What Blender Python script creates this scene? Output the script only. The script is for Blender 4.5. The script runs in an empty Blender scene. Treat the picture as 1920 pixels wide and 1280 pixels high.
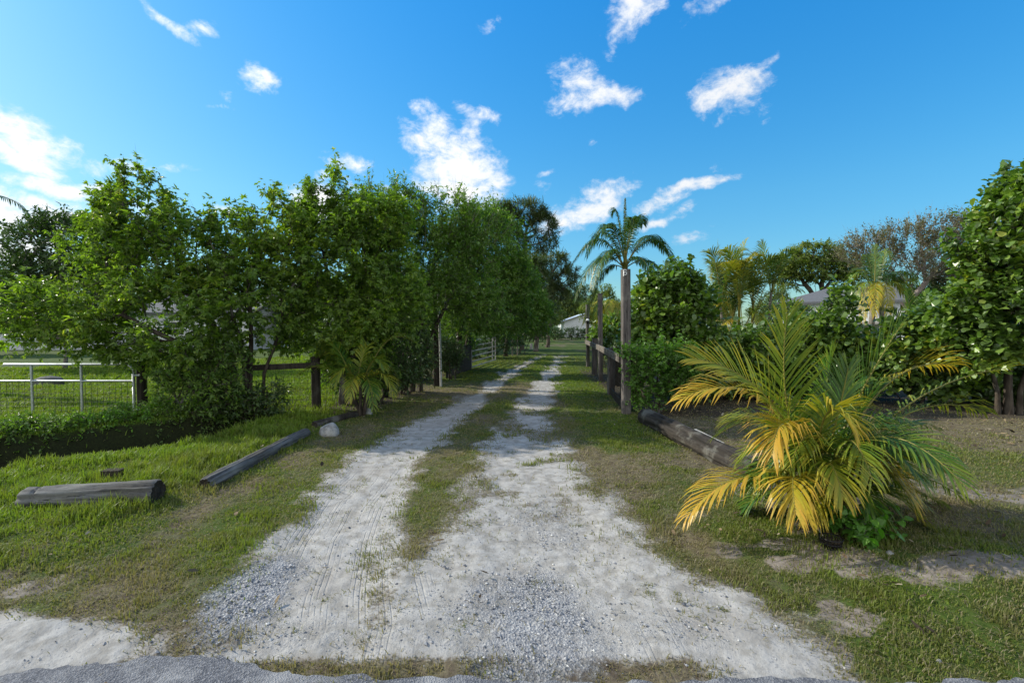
import bpy, math, random
import numpy as np
from mathutils import Vector

rad = math.radians
SC = bpy.context.scene
COL = SC.collection
random.seed(11)
R = np.random.default_rng(11)

# ------------------------------------------------------------------ camera
F, CX, CY, H, TH = 853.0, 960.0, 640.0, 1.6, rad(1.81)
cam_d = bpy.data.cameras.new('camera')
cam_d.lens = 16.0
cam_d.sensor_width = 36.0
cam_d.clip_end = 3000
cam = bpy.data.objects.new('camera', cam_d)
COL.objects.link(cam)
cam.location = (0, 0, H)
cam.rotation_euler = (rad(90) - TH, 0, 0)
SC.camera = cam


def W(px, py, d):
    """the world point that the photograph shows at (px, py), d metres ahead"""
    a, b = (px - CX) / F, (CY - py) / F
    y = math.cos(TH) + b * math.sin(TH)
    z = -math.sin(TH) + b * math.cos(TH)
    return np.array([a / y * d, d, H + z / y * d])


def G(px, py):
    b = (CY - py) / F
    y = math.cos(TH) + b * math.sin(TH)
    z = -math.sin(TH) + b * math.cos(TH)
    d = -H / z * y
    return W(px, py, d)


# ------------------------------------------------------------------ numpy helpers
def nrm(v):
    return v / np.maximum(np.linalg.norm(v, axis=-1, keepdims=True), 1e-9)


def sst(a, b, x):
    t = np.clip((x - a) / (b - a), 0, 1)
    return t * t * (3 - 2 * t)


PERM = R.random((256, 256))


def vnoise(x, y):
    xi, yi = np.floor(x).astype(int), np.floor(y).astype(int)
    fx, fy = x - xi, y - yi
    fx, fy = fx * fx * (3 - 2 * fx), fy * fy * (3 - 2 * fy)
    a, b = PERM[xi % 256, yi % 256], PERM[(xi + 1) % 256, yi % 256]
    c, d = PERM[xi % 256, (yi + 1) % 256], PERM[(xi + 1) % 256, (yi + 1) % 256]
    return (a * (1 - fx) + b * fx) * (1 - fy) + (c * (1 - fx) + d * fx) * fy


def fbm(x, y, s, o=4):
    v, a, t = 0, 1.0, 0
    for i in range(o):
        v = v + a * vnoise(x * s + 17.3 * i, y * s + 5.1 * i)
        t += a
        a *= .55
        s *= 2.1
    return v / t


class MB:
    """collects vertices and faces and links them as ONE mesh object"""
    def __init__(s):
        s.v, s.f, s.mi, s.n, s.at = [], [], [], 0, []

    def add(s, verts, faces, mat=0, at=None):
        verts = np.asarray(verts, float).reshape(-1, 3)
        faces = np.asarray(faces, int)
        s.v.append(verts)
        s.f.append(faces + s.n)
        s.mi.append(np.full(len(faces), mat))
        s.at.append(np.zeros(len(verts)) if at is None else np.broadcast_to(np.asarray(at, float), (len(verts),)))
        s.n += len(verts)
        return s

    def mesh(s, name, mats, smooth=False, attr=None):
        V = np.concatenate(s.v)
        loops = np.concatenate([f.ravel() for f in s.f])
        tot = np.concatenate([np.full(len(f), f.shape[1]) for f in s.f])
        st = np.concatenate([[0], np.cumsum(tot)[:-1]])
        m = bpy.data.meshes.new(name)
        m.vertices.add(len(V))
        m.vertices.foreach_set('co', V.astype(np.float32).ravel())
        m.loops.add(len(loops))
        m.loops.foreach_set('vertex_index', loops.astype(np.int32))
        m.polygons.add(len(tot))
        m.polygons.foreach_set('loop_start', st.astype(np.int32))
        m.polygons.foreach_set('material_index', np.concatenate(s.mi).astype(np.int32))
        m.update(calc_edges=True)
        m.polygons.foreach_set('use_smooth', np.full(len(tot), bool(smooth)))
        for k in (mats if isinstance(mats, (list, tuple)) else [mats]):
            m.materials.append(k)
        if attr:
            a = m.attributes.new(attr, 'FLOAT', 'POINT')
            a.data.foreach_set('value', np.concatenate(s.at).astype(np.float32))
        return m

    def build(s, name, mats, parent=None, smooth=False, attr=None):
        o = bpy.data.objects.new(name, s.mesh(name, mats, smooth, attr))
        COL.objects.link(o)
        if parent is not None:
            o.parent = parent
            o.matrix_parent_inverse = parent.matrix_world.inverted()
        return o


def frame_of(d):
    d = nrm(np.asarray(d, float))
    up = np.array([0, 0, 1.0]) if abs(d[2]) < .9 else np.array([1.0, 0, 0])
    s = nrm(np.cross(d, up))
    return d, s, np.cross(s, d)


def tube(mb, pts, rads, n=6, mat=0, caps=True, at=None):
    pts = np.asarray(pts, float)
    k = len(pts)
    rads = np.broadcast_to(np.asarray(rads, float), (k,))
    t = np.gradient(pts, axis=0)
    d, s, u = frame_of(t[0])
    ring = []
    for i in range(k):
        d = nrm(t[i])
        s = nrm(s - d * np.dot(s, d))
        u = np.cross(s, d)
        a = np.arange(n) / n * 2 * math.pi
        ring.append(pts[i] + rads[i] * (np.cos(a)[:, None] * s + np.sin(a)[:, None] * u))
    V = np.concatenate(ring)
    i = np.arange(k - 1)[:, None] * n
    j = np.arange(n)[None]
    f = np.stack([i + j, i + (j + 1) % n, i + n + (j + 1) % n, i + n + j], -1).reshape(-1, 4)
    mb.add(V, f, mat, at)
    if caps:
        mb.add(ring[0], np.arange(n)[::-1][None], mat)
        mb.add(ring[-1], np.arange(n)[None], mat)
    return mb


def box(mb, c, size, rz=0.0, ch=0.0, mat=0, tilt=(0, 0)):
    """a box standing on c (centre of its base), its long edges chamfered"""
    sx, sy, sz = size
    hx, hy = sx / 2, sy / 2
    if ch:
        p = [(-hx + ch, -hy), (hx - ch, -hy), (hx, -hy + ch), (hx, hy - ch), (hx - ch, hy), (-hx + ch, hy), (-hx, hy - ch), (-hx, -hy + ch)]
    else:
        p = [(-hx, -hy), (hx, -hy), (hx, hy), (-hx, hy)]
    n = len(p)
    cr, sr = math.cos(rz), math.sin(rz)
    V = []
    for k, z in enumerate((0, sz)):
        for x, y in p:
            V.append((c[0] + x * cr - y * sr + tilt[0] * z, c[1] + x * sr + y * cr + tilt[1] * z, c[2] + z))
    mb.add(V, [[i, (i + 1) % n, n + (i + 1) % n, n + i] for i in range(n)], mat)
    mb.add(V[:n], [list(range(n))[::-1]], mat)
    mb.add(V[n:], [list(range(n))], mat)
    return mb


def beam(mb, a, b, w, h, mat=0, ch=.006):
    """a squared timber from a to b"""
    a, b = np.asarray(a, float), np.asarray(b, float)
    d, s, u = frame_of(b - a)
    p = [(-w / 2 + ch, -h / 2), (w / 2 - ch, -h / 2), (w / 2, -h / 2 + ch), (w / 2, h / 2 - ch), (w / 2 - ch, h / 2), (-w / 2 + ch, h / 2), (-w / 2, h / 2 - ch), (-w / 2, -h / 2 + ch)]
    V = [q + x * s + y * u for q in (a, b) for x, y in p]
    mb.add(V, [[i, (i + 1) % 8, 8 + (i + 1) % 8, 8 + i] for i in range(8)], mat)
    mb.add(V[:8], [list(range(8))[::-1]], mat)
    mb.add(V[8:], [list(range(8))], mat)
    return mb


def tag(o, label=None, cat=None, group=None, kind=None):
    if label: o['label'] = label
    if cat: o['category'] = cat
    if group: o['group'] = group
    if kind: o['kind'] = kind
    return o


def thing(name, label, cat, loc=(0, 0, 0), group=None):
    o = bpy.data.objects.new(name, None)
    COL.objects.link(o)
    o.empty_display_size = .1
    o.location = [float(q) for q in loc]
    bpy.context.view_layer.update()
    return tag(o, label, cat, group)


# ------------------------------------------------------------------ materials
class NT:
    def __init__(s, name, world=None):
        if world is None:
            s.m = bpy.data.materials.new(name)
            s.m.use_nodes = True
            s.t = s.m.node_tree
        else:
            s.t = world.node_tree
        s.t.nodes.clear()

    def n(s, ty, **k):
        o = s.t.nodes.new(ty)
        for a, b in k.items():
            setattr(o, a, b)
        return o

    def set(s, sock, v):
        if isinstance(v, bpy.types.NodeSocket):
            s.t.links.new(v, sock)
        elif v is not None:
            try:
                sock.default_value = v
            except Exception:
                sock.default_value = (*v, 1.0)

    def math(s, op, a, b=None, c=None, clamp=False):
        o = s.n('ShaderNodeMath', operation=op, use_clamp=clamp)
        for i, v in enumerate((a, b, c)):
            if v is not None: s.set(o.inputs[i], v)
        return o.outputs[0]

    def mix(s, f, a, b, mode='MIX'):
        o = s.n('ShaderNodeMix', data_type='RGBA', blend_type=mode, clamp_factor=True)
        s.set(o.inputs['Factor'], f)
        s.set(o.inputs[6], a)
        s.set(o.inputs[7], b)
        return o.outputs[2]

    def noise(s, vec, scale, detail=4, rough=.55, dist=0.0, out=0):
        o = s.n('ShaderNodeTexNoise')
        if vec is not None: s.set(o.inputs['Vector'], vec)
        o.inputs['Scale'].default_value = scale
        o.inputs['Detail'].default_value = detail
        o.inputs['Roughness'].default_value = rough
        o.inputs['Distortion'].default_value = dist
        return o.outputs[out]

    def mapping(s, vec, scale=(1, 1, 1), loc=(0, 0, 0), rot=(0, 0, 0)):
        o = s.n('ShaderNodeMapping')
        s.set(o.inputs[0], vec)
        o.inputs['Scale'].default_value = scale
        o.inputs['Location'].default_value = loc
        o.inputs['Rotation'].default_value = rot
        return o.outputs[0]

    def ramp(s, f, stops):
        o = s.n('ShaderNodeValToRGB')
        s.set(o.inputs[0], f)
        e = o.color_ramp.elements
        while len(e) < len(stops): e.new(.5)
        for q, (p, c) in zip(e, stops):
            q.position = p
            q.color = (*c, 1)
        return o.outputs[0]

    def rng(s, v, a, b, c=0.0, d=1.0, smooth=True):
        o = s.n('ShaderNodeMapRange', interpolation_type='SMOOTHSTEP' if smooth else 'LINEAR')
        s.set(o.inputs[0], v)
        for i, q in enumerate((a, b, c, d)): o.inputs[i + 1].default_value = q
        return o.outputs[0]

    def attr(s, name, out='Fac'):
        o = s.n('ShaderNodeAttribute', attribute_name=name)
        return o.outputs[out]

    def obj(s):
        return s.n('ShaderNodeTexCoord').outputs['Object']

    def pos(s):
        return s.n('ShaderNodeNewGeometry').outputs['Position']

    def island(s):
        return s.n('ShaderNodeNewGeometry').outputs['Random Per Island']

    def bump(s, h, strength=.5, dist=.01, normal=None):
        o = s.n('ShaderNodeBump')
        o.inputs['Strength'].default_value = strength
        o.inputs['Distance'].default_value = dist
        s.set(o.inputs['Height'], h)
        if normal is not None: s.set(o.inputs['Normal'], normal)
        return o.outputs[0]

    def bsdf(s, col, rough=.7, spec=.3, metal=0.0, normal=None):
        o = s.n('ShaderNodeBsdfPrincipled')
        s.set(o.inputs['Base Color'], col)
        s.set(o.inputs['Roughness'], rough)
        s.set(o.inputs['Metallic'], metal)
        s.set(o.inputs['Specular IOR Level'], spec)
        if normal is not None: s.set(o.inputs['Normal'], normal)
        return o.outputs[0]

    def out(s, sh):
        o = s.n('ShaderNodeOutputMaterial')
        s.t.links.new(sh, o.inputs[0])
        return s.m


def leaf_mat(name, stops, trans=.35, rough=.42, spec=.45, attr=None, tcol=(1.25, 1.35, .55), patch=.35):
    """stops: leaf colours from the darkest kind of leaf to the youngest"""
    t = NT(name)
    f = t.island()
    if attr:
        f = t.math('ADD', t.math('MULTIPLY', f, .22), t.attr(attr))
    else:
        pn = t.noise(t.pos(), 1.1, 2)
        f = t.math('ADD', t.math('MULTIPLY', f, 1 - patch), t.math('MULTIPLY', t.rng(pn, .3, .7), patch))
    c = t.ramp(f, stops)
    # the underside of a leaf is paler and duller than its top
    geo = t.n('ShaderNodeNewGeometry')
    under = t.mix(.35, c, (.12, .15, .07))
    cc = t.mix(geo.outputs['Backfacing'], c, under)
    p = t.bsdf(cc, rough, spec)
    tr = t.n('ShaderNodeBsdfTranslucent')
    t.set(tr.inputs[0], t.mix(1.0, c, tcol, 'MULTIPLY'))
    m = t.n('ShaderNodeMixShader')
    m.inputs[0].default_value = trans
    t.t.links.new(p, m.inputs[1])
    t.t.links.new(tr.outputs[0], m.inputs[2])
    return t.out(m.outputs[0])


def bark_mat(name, a, b, scale=14, stretch=.25):
    t = NT(name)
    v = t.mapping(t.pos(), (1, 1, stretch))
    n1 = t.noise(v, scale, 6, .65)
    n2 = t.noise(t.pos(), 2.2, 3)
    c = t.mix(t.rng(n1, .3, .7), a, b)
    c = t.mix(t.math('MULTIPLY', t.rng(n2, .5, .75), .5), c, (.30, .30, .27))
    return t.out(t.bsdf(c, .9, .15, normal=t.bump(n1, .8, .02)))


def wood_mat(name, a, b, axis=2, lich=.3, scale=30):
    """weathered timber with grain along one axis of the object"""
    t = NT(name)
    sc = [1, 1, 1]
    sc[axis] = .05
    v = t.mapping(t.obj(), tuple(sc))
    n1 = t.noise(v, scale, 6, .7)
    n2 = t.noise(t.obj(), 3.5, 4, .6)
    n3 = t.noise(v, scale * 3, 3, .6)
    c = t.mix(t.rng(n1, .3, .72), a, b)
    crack = t.rng(n3, .62, .68)
    c = t.mix(t.math('MULTIPLY', crack, .75), c, (.012, .010, .009))
    c = t.mix(t.math('MULTIPLY', t.rng(n2, .5, .72), lich), c, (.30, .30, .26))
    wet = t.rng(t.noise(t.obj(), 1.7, 3), .5, .7)
    c = t.mix(t.math('MULTIPLY', wet, .45), c, (.035, .028, .022))
    return t.out(t.bsdf(c, .88, .2, normal=t.bump(t.math('SUBTRACT', n1, t.math('MULTIPLY', crack, .6)), .9, .012)))


def plain_mat(name, col, rough=.6, spec=.3, metal=0.0, var=.15, scale=8):
    t = NT(name)
    n = t.noise(t.obj(), scale, 5, .6)
    dark = tuple(q * (1 - var * 2) for q in col)
    return t.out(t.bsdf(t.mix(t.rng(n, .3, .7), dark, col), rough, spec, metal, t.bump(n, .15, .01)))


M = {}
M['leaf_left'] = leaf_mat('leaf_left', [(0, (0.075, 0.1411, 0.0192)), (0.4, (0.1425, 0.2486, 0.0264)), (0.8, (0.24, 0.3562, 0.036)), (1, (0.39, 0.4166, 0.06))], 0.46)
M['leaf_row'] = leaf_mat('leaf_row', [(0, (0.063, 0.127, 0.0216)), (0.5, (0.12, 0.2277, 0.0288)), (1, (0.21, 0.3243, 0.036))], 0.44)
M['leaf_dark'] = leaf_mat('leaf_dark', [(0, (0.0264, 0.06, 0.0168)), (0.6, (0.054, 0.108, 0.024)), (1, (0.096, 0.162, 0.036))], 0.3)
M['leaf_clusia'] = leaf_mat('leaf_clusia', [(0, (0.0521, 0.106, 0.0209)), (0.5, (0.1099, 0.2056, 0.0278)), (0.85, (0.2059, 0.324, 0.0349)), (1, (0.4667, 0.4486, 0.0697))], 0.32, .3, .5)
M['leaf_vine'] = leaf_mat('leaf_vine', [(0, (0.06, 0.144, 0.0168)), (0.6, (0.12, 0.276, 0.024)), (1, (0.216, 0.408, 0.036))], 0.38, .35)
M['leaf_pine'] = leaf_mat('leaf_pine', [(0, (0.036, 0.066, 0.018)), (0.6, (0.075, 0.115, 0.028)), (1, (0.14, 0.165, 0.045))], 0.25, .5)
M['leaf_far'] = leaf_mat('leaf_far', [(0, (0.078, 0.138, 0.024)), (0.6, (0.168, 0.228, 0.036)), (1, (0.312, 0.324, 0.06))], 0.4)
M['leaf_sun'] = leaf_mat('leaf_sun', [(0, (.08, .11, .015)), (.6, (.17, .18, .025)), (1, (.30, .26, .04))], .4)
M['leaf_twig'] = leaf_mat('leaf_twig', [(0, (0.08, 0.1, 0.035)), (0.5, (0.17, 0.155, 0.07)), (1, (0.27, 0.21, 0.15))], 0.3, .6)
M['leaf_weed'] = leaf_mat('leaf_weed', [(0, (.07, .22, .02)), (1, (.16, .40, .03))], .4)
M['frond'] = leaf_mat('frond', [(0, (.022, .070, .012)), (.25, (.055, .135, .016)), (.5, (.21, .26, .022)), (.75, (.41, .345, .03)), (1, (.53, .33, .035))], .38, .4, .4, attr='yel', tcol=(1.25, 1.2, .5))
M['frond_stem'] = plain_mat('frond_stem', (.20, .18, .03), .5)
M['bark'] = bark_mat('bark', (.030, .024, .019), (.105, .085, .066))
M['bark_pale'] = bark_mat('bark_pale', (.10, .085, .07), (.27, .25, .22), 10, .8)
M['bark_pine'] = bark_mat('bark_pine', (.045, .036, .030), (.13, .105, .085))
M['twig_grey'] = bark_mat('twig_grey', (.16, .13, .115), (.33, .275, .245))
M['wood_post'] = wood_mat('wood_post', (.050, .043, .040), (.165, .148, .138))
M['wood_dark'] = wood_mat('wood_dark', (.018, .015, .012), (.06, .05, .04), lich=.1)
M['board_dark'] = wood_mat('board_dark', (.035, .027, .02), (.085, .066, .05), lich=.05)
M['wood_rail'] = wood_mat('wood_rail', (.075, .065, .055), (.22, .195, .17), axis=1)
M['log_grey'] = wood_mat('log_grey', (.045, .045, .045), (.19, .19, .185), axis=0, lich=.35, scale=22)
M['log_dark'] = wood_mat('log_dark', (.016, .014, .012), (.065, .055, .045), axis=1, lich=.4, scale=16)
M['board_pale'] = wood_mat('board_pale', (.30, .28, .25), (.52, .50, .46), axis=1, lich=.1)
M['galv'] = plain_mat('galvanised', (.50, .53, .55), .42, .5, .75, .12, 14)
M['wire'] = plain_mat('wire', (.045, .05, .045), .7, .2, 0)
M['rust'] = plain_mat('rusty_steel', (.44, .42, .40), .6, .4, .3, .3, 10)
M['black'] = plain_mat('black_plastic', (.012, .012, .013), .5)
M['white'] = plain_mat('white_paint', (.78, .78, .76), .5, .4, 0, .06)
M['pvc'] = plain_mat('pale_pipe', (.50, .49, .46), .45, .4, 0, .12)
M['house_white'] = plain_mat('house_siding', (.66, .68, .70), .7, .3, 0, .06, 3)
M['house_blue'] = plain_mat('house_blue_siding', (.50, .58, .66), .7, .3, 0, .06, 3)
M['fascia'] = plain_mat('fascia', (.42, .34, .22), .7)
M['shingle'] = plain_mat('roof_shingle', (.15, .155, .165), .9, .2, 0, .22, 20)
M['redroof'] = plain_mat('red_roof', (.38, .10, .05), .8)
M['glass'] = plain_mat('window_glass', (.02, .025, .03), .08, .6, 0, .1)
M['soil_dark'] = plain_mat('compost', (.03, .022, .016), .95)

_t = NT('rock')
_n = _t.noise(_t.obj(), 6, 8, .65)
_n2 = _t.noise(_t.obj(), 30, 4, .6)
_c = _t.mix(_t.rng(_n, .35, .65), (.18, .175, .165), (.40, .40, .385))
_c = _t.mix(_t.math('MULTIPLY', _t.rng(_n2, .55, .7), .6), _c, (.09, .09, .08))
M['rock_grey'] = plain_mat('rock_grey', (.14, .14, .135), .9, .2, 0, .3, 12)
M['rock'] = _t.out(_t.bsdf(_c, .9, .2, normal=_t.bump(_t.math('ADD', _n, _t.math('MULTIPLY', _n2, .4)), .9, .03)))
_t = NT('stones')
_c = _t.ramp(_t.island(), [(0, (.08, .085, .10)), (.35, (.19, .20, .22)), (.7, (.31, .31, .32)), (.9, (.44, .43, .42)), (1, (.56, .55, .52))])
M['stones'] = _t.out(_t.bsdf(_c, .85, .25))
_t = NT('grass_blade')
_f = _t.math('ADD', _t.attr('tint'), _t.math('MULTIPLY', _t.math('SUBTRACT', _t.island(), .5), .30))
_c = _t.ramp(_f, [(0, (.27, .23, .15)), (.22, (.20, .18, .085)), (.45, (.15, .17, .045)), (.7, (.155, .20, .032)), (1, (.155, .245, .026))])
_p = _t.bsdf(_c, .55, .25)
_tr = _t.n('ShaderNodeBsdfTranslucent')
_t.set(_tr.inputs[0], _t.mix(1.0, _c, (1.3, 1.35, .6), 'MULTIPLY'))
_mx = _t.n('ShaderNodeMixShader')
_mx.inputs[0].default_value = .38
_t.t.links.new(_p, _mx.inputs[1])
_t.t.links.new(_tr.outputs[0], _mx.inputs[2])
M['grass'] = _t.out(_mx.outputs[0])

# ------------------------------------------------------------------ the lie of the land
LY = [0, 1.5, 2.4, 3.4, 4.0, 5.7, 8.3, 12, 16.4, 22, 30, 40, 60]
LX = [-.9, -.95, -1.07, -1.34, -1.42, -1.5, -1.12, -.6, 0, 1.0, 2.6, 5.2, 12]
LW = [.6, .55, .46, .46, .46, .44, .38, .26, .30, .25, .2, .1, .1]
RY = [0, 1.5, 2.5, 3.3, 4.3, 5.7, 7.7, 10.7, 15.7, 22, 32, 40, 60]
RX = [.35, .32, .27, .26, .17, .10, .22, .62, 1.27, 2.15, 3.8, 6.0, 13]
RW = [1.4, 1.38, 1.20, .79, .68, .52, .42, .32, .32, .25, .2, .1, .1]


def zones(x, y):
    """what the ground is made of at (x, y): sand, gravel, green, dirt, track coordinate, track marks"""
    e = (fbm(x, y, 1.6) - .5) * .75 + (fbm(x + 9, y - 4, 6.0, 3) - .5) * .42
    sl = (np.interp(y, LY, LW) - np.abs(x - np.interp(y, LY, LX))) + e * .75
    sr = (np.interp(y, RY, RW) - np.abs(x - np.interp(y, RY, RX))) + e * .8
    far = sst(6, 13, y)
    patch = (fbm(x + 3, y * .6, 1.9) - .5)
    sand = np.maximum(sst(-.26, .26, sl + far * (patch * .75 - .02)), sst(-.26, .26, sr + far * (patch * .65 + .0)))
    sand = sand * (1 - sst(18, 34, y))
    # sand thinned by trodden grass
    sand = sand * (1 - .55 * sst(.50, .66, fbm(x - 20, y, 2.6)) * sst(2.6, 4.5, y) * sst(9, 5, np.abs(x - .1) * 6 + 3.5 + 0 * y))
    # bare sand by the road on the left
    bare = sst(.42, -.1, np.hypot((x + 2.55) / 1.1, (y - 2.22) / .32) + e * .9 - .6)
    sand = np.maximum(sand, bare)
    sand = sand * (1 - .9 * sst(2.22, 2.14, y + e * .10) * sst(-2.0, -1.5, x) * sst(1.15, .75, x))
    g1 = sst(1.25, .35, np.hypot((x + 1.60) / .30, (y - 2.72) / .62) + e * 1.1)
    g2 = .85 * sst(1.5, .0, np.hypot((x - .18 - (y - 2.5) * -.06) / .62, (y - 2.55) / .75) + e * 1.9)
    g3 = .55 * sst(1.1, .3, np.hypot((x - .33) / .42, (y - 3.5) / .9) + e * 1.5)
    g4 = .45 * sst(.30, .05, np.abs(y - 2.36)) * sst(-1.8, -1.3, x) * sst(1.5, .9, x)
    grav = np.clip(np.maximum(np.maximum(g1, g2), np.maximum(g3, g4)), 0, 1)
    big = fbm(x + 40, y + 11, .55, 3)
    left = sst(-2.15, -3.3, x + e * .9)
    lush = left * sst(2.3, 3.05, y + e * 1.2 - .12 * (x + 3))
    rstrip = sst(.8, 1.25, x) * sst(3.0, 1.9, x) * sst(4.3, 6.5, y)
    rnear = sst(1.0, 1.6, x) * sst(4.6, 3.4, y) * .60
    farg = sst(9, 15, y)
    lawn = sst(7.4, 8.6, y) * sst(-2.5, -3.6, x)
    green = np.clip(lush * 1.0 + rstrip * .78 + rnear + farg * .8 + lawn, 0, 1)
    green = np.maximum(green, .30 + .25 * big)
    rb = sst(2.25, 2.7, x) * sst(3.6, 4.4, y)
    green = green * (1 - .22 * rb)
    green = np.clip(green + (big - .5) * .8 * (1 - lawn) + (fbm(x, y + 31, 2.2, 3) - .5) * .55 * (1 - .7 * lawn), 0, 1)
    green = green * (1 - .8 * sst(.35, .1, np.abs(y - 2.28)) * sst(-2.2, -1.6, x) * sst(1.7, 1.2, x))
    dirt = np.maximum(sst(.9, .3, np.hypot((x - 3.05) / .95, (y - 2.82) / .26) + e * .8), .9 * sst(.8, .3, np.hypot((x - 1.95) / .5, (y - 2.98) / .2) + e * .9))
    dirt = np.maximum(dirt, sst(2.1, 2.6, x) * sst(7.4, 8.2, y + e) * sst(20, 14, y))
    dirt = np.maximum(dirt, .8 * sst(-2.35, -2.9, x - .075 * (y - 8)) * sst(7.6, 8.4, y + e * .8) * sst(-4.9, -3.4, x + .0 * y) * sst(30, 20, y))
    dirt = np.maximum(dirt, .55 * sst(.5, .15, np.hypot((x - 1.5) / .7, (y - 3.75) / .35) + e * .5))
    dirt = np.maximum(dirt, .75 * sst(.585, .69, fbm(x + 51, y * 1.3 - 7, 1.5, 4)) * sst(5.6, 4.2, y) * np.maximum(sst(.9, 1.5, x), sst(-1.9, -2.4, x)) * (1 - .8 * lush))
    lat = np.where(np.abs(x - np.interp(y, LY, LX)) < np.abs(x - np.interp(y, RY, RX)), x - np.interp(y, LY, LX) * 1.0, x - np.interp(y, RY, RX))
    tl = sst(.50, .36, np.abs(x - np.interp(y, LY, LX) + .02)) * sst(5.6, 4.6, y) * sst(2.2, 2.5, y)
    tl2 = sst(.16, .10, np.abs(x + .62)) * sst(3.0, 2.7, y) + sst(.13, .08, np.abs(x - .78 - (y - 2.3) * .1)) * sst(2.6, 2.45, y)
    return sand, grav, green, dirt, lat, np.clip(tl + tl2, 0, 1) * (1 - g1) * (1 - .8 * g2), e


def gz(x, y):
    x, y = np.asarray(x, float), np.asarray(y, float)
    dd = (y - np.interp(x, [-60, -9, -6.6, -5.4, -4.7, -4.0], [4.4, 4.7, 5.25, 6.2, 6.95, 7.3])) * np.interp(x, [-9, -7, -4.6], [.95, .78, .72])
    prof = np.where(dd > 0, sst(.70, .42, dd), sst(-.85, -.30, dd))
    h = -.85 * prof * sst(-4.0, -4.9, x) + .10 * sst(.4, .8, dd) * sst(3.0, 1.2, dd) * sst(-4.0, -5.2, x)
    h = h + .10 * np.exp(-(((x - 3.1) / .9) ** 2 + ((y - 2.85) / .45) ** 2))
    h = h + .07 * np.exp(-(((x - 2.4) / .8) ** 2 + ((y - 3.7) / .6) ** 2))
    h = h + .05 * sst(-2.2, -3.4, x) * sst(2.5, 3.6, y)
    h = h + (fbm(x, y, .8, 3) - .5) * .09 * sst(1.4, 2.2, np.abs(x + .4))
    h = h - .025 * sst(.5, .2, np.abs(x - np.interp(y, LY, LX))) - .02 * sst(.6, .2, np.abs(x - np.interp(y, RY, RX)))
    h = h * sst(300, 60, np.hypot(x, y)) * sst(1.9, 2.4, y)
    return h - .035 * sst(2.35, 2.05, y)


def axis(fine_a, fine_b, step, lo, hi, g=1.14):
    a = list(np.arange(fine_a, fine_b, step))
    s, p = step, fine_a
    left = []
    while p > lo:
        s *= g
        p -= s
        left.append(p)
    s, p = step, a[-1]
    right = []
    while p < hi:
        s *= g
        p += s
        right.append(p)
    return np.array(left[::-1] + a + right)


gx = axis(-4.2, 3.6, .028, -700, 700)
gy = axis(1.6, 7.5, .028, -300, 1500, 1.09)
X, Y = np.meshgrid(gx, gy)
sand, grav, green, dirt, lat, trk, ed = zones(X, Y)
fine = (fbm(X, Y, 14, 3) - .5) * .03
Z = gz(X, Y) + fine * (1 - sand) + (fbm(X, Y, 5, 3) - .5) * .03 * sand * sst(9, 6, Y) + (fbm(X, Y, 40, 2) - .5) * .012 * sst(8, 5, np.hypot(X, Y))
GV = np.stack([X, Y, Z], -1).reshape(-1, 3)
ny, nx = X.shape
ii, jj = np.meshgrid(np.arange(ny - 1), np.arange(nx - 1), indexing='ij')
GF = np.stack([ii * nx + jj, ii * nx + jj + 1, (ii + 1) * nx + jj + 1, (ii + 1) * nx + jj], -1).reshape(-1, 4)

t = NT('ground')
aA = t.n('ShaderNodeAttribute', attribute_name='zone_a')
aB = t.n('ShaderNodeAttribute', attribute_name='zone_b')
sA = t.n('ShaderNodeSeparateColor'); t.t.links.new(aA.outputs['Color'], sA.inputs[0])
sB = t.n('ShaderNodeSeparateColor'); t.t.links.new(aB.outputs['Color'], sB.inputs[0])
pos = t.pos()
nf = t.noise(pos, 42, 6, .7)
nm = t.noise(pos, 9, 5, .65)
nl = t.noise(pos, 1.3, 4, .6)
fz = t.math('MULTIPLY', t.math('SUBTRACT', t.math('ADD', t.math('MULTIPLY', nf, .6), t.math('MULTIPLY', nm, .4)), .5), 1.5)
def soft(v, a=.35, b=.65, k=1.0):
    return t.rng(t.math('ADD', v, t.math('MULTIPLY', fz, k)), a, b)
soil = t.mix(t.rng(nm, .3, .7), (.085, .066, .046), (.17, .14, .10))
straw = t.mix(t.rng(nf, .35, .65), (.075, .065, .038), (.18, .155, .09))
dry = t.mix(t.rng(nm, .35, .6), soil, straw)
grn = t.mix(t.rng(nf, .3, .7), (.026, .048, .008), (.066, .105, .018))
grn = t.mix(t.rng(nl, .35, .65), grn, (.058, .085, .016))
c = t.mix(soft(sA.outputs[2], .3, .7, .5), dry, grn)
sxyz = t.n('ShaderNodeSeparateXYZ'); t.set(sxyz.inputs[0], pos)
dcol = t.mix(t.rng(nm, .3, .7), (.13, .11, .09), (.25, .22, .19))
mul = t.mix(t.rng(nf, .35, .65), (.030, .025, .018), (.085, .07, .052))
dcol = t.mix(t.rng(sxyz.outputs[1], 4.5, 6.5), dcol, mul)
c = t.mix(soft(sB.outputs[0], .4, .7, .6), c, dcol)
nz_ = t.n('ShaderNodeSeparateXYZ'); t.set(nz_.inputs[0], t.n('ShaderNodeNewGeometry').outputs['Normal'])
c = t.mix(t.math('MAXIMUM', t.math('MULTIPLY', t.rng(sxyz.outputs[2], -.06, -.20), t.rng(nm, .15, .4)), t.math('MULTIPLY', t.rng(nz_.outputs[2], .90, .72), .95)), c, t.mix(t.rng(nf, .3, .7), (.010, .010, .006), (.022, .028, .010)))  # dark humus by depth and slope, with the ditch's shade put into its colour
scol = t.mix(t.rng(nm, .34, .62), (.25, .237, .215), (.385, .372, .35))
scol = t.mix(t.math('MULTIPLY', t.rng(nl, .48, .7), .6), scol, (.27, .25, .225))
scol = t.mix(t.math('MULTIPLY', t.rng(nf, .60, .72), .55), scol, (.15, .14, .125))
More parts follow.
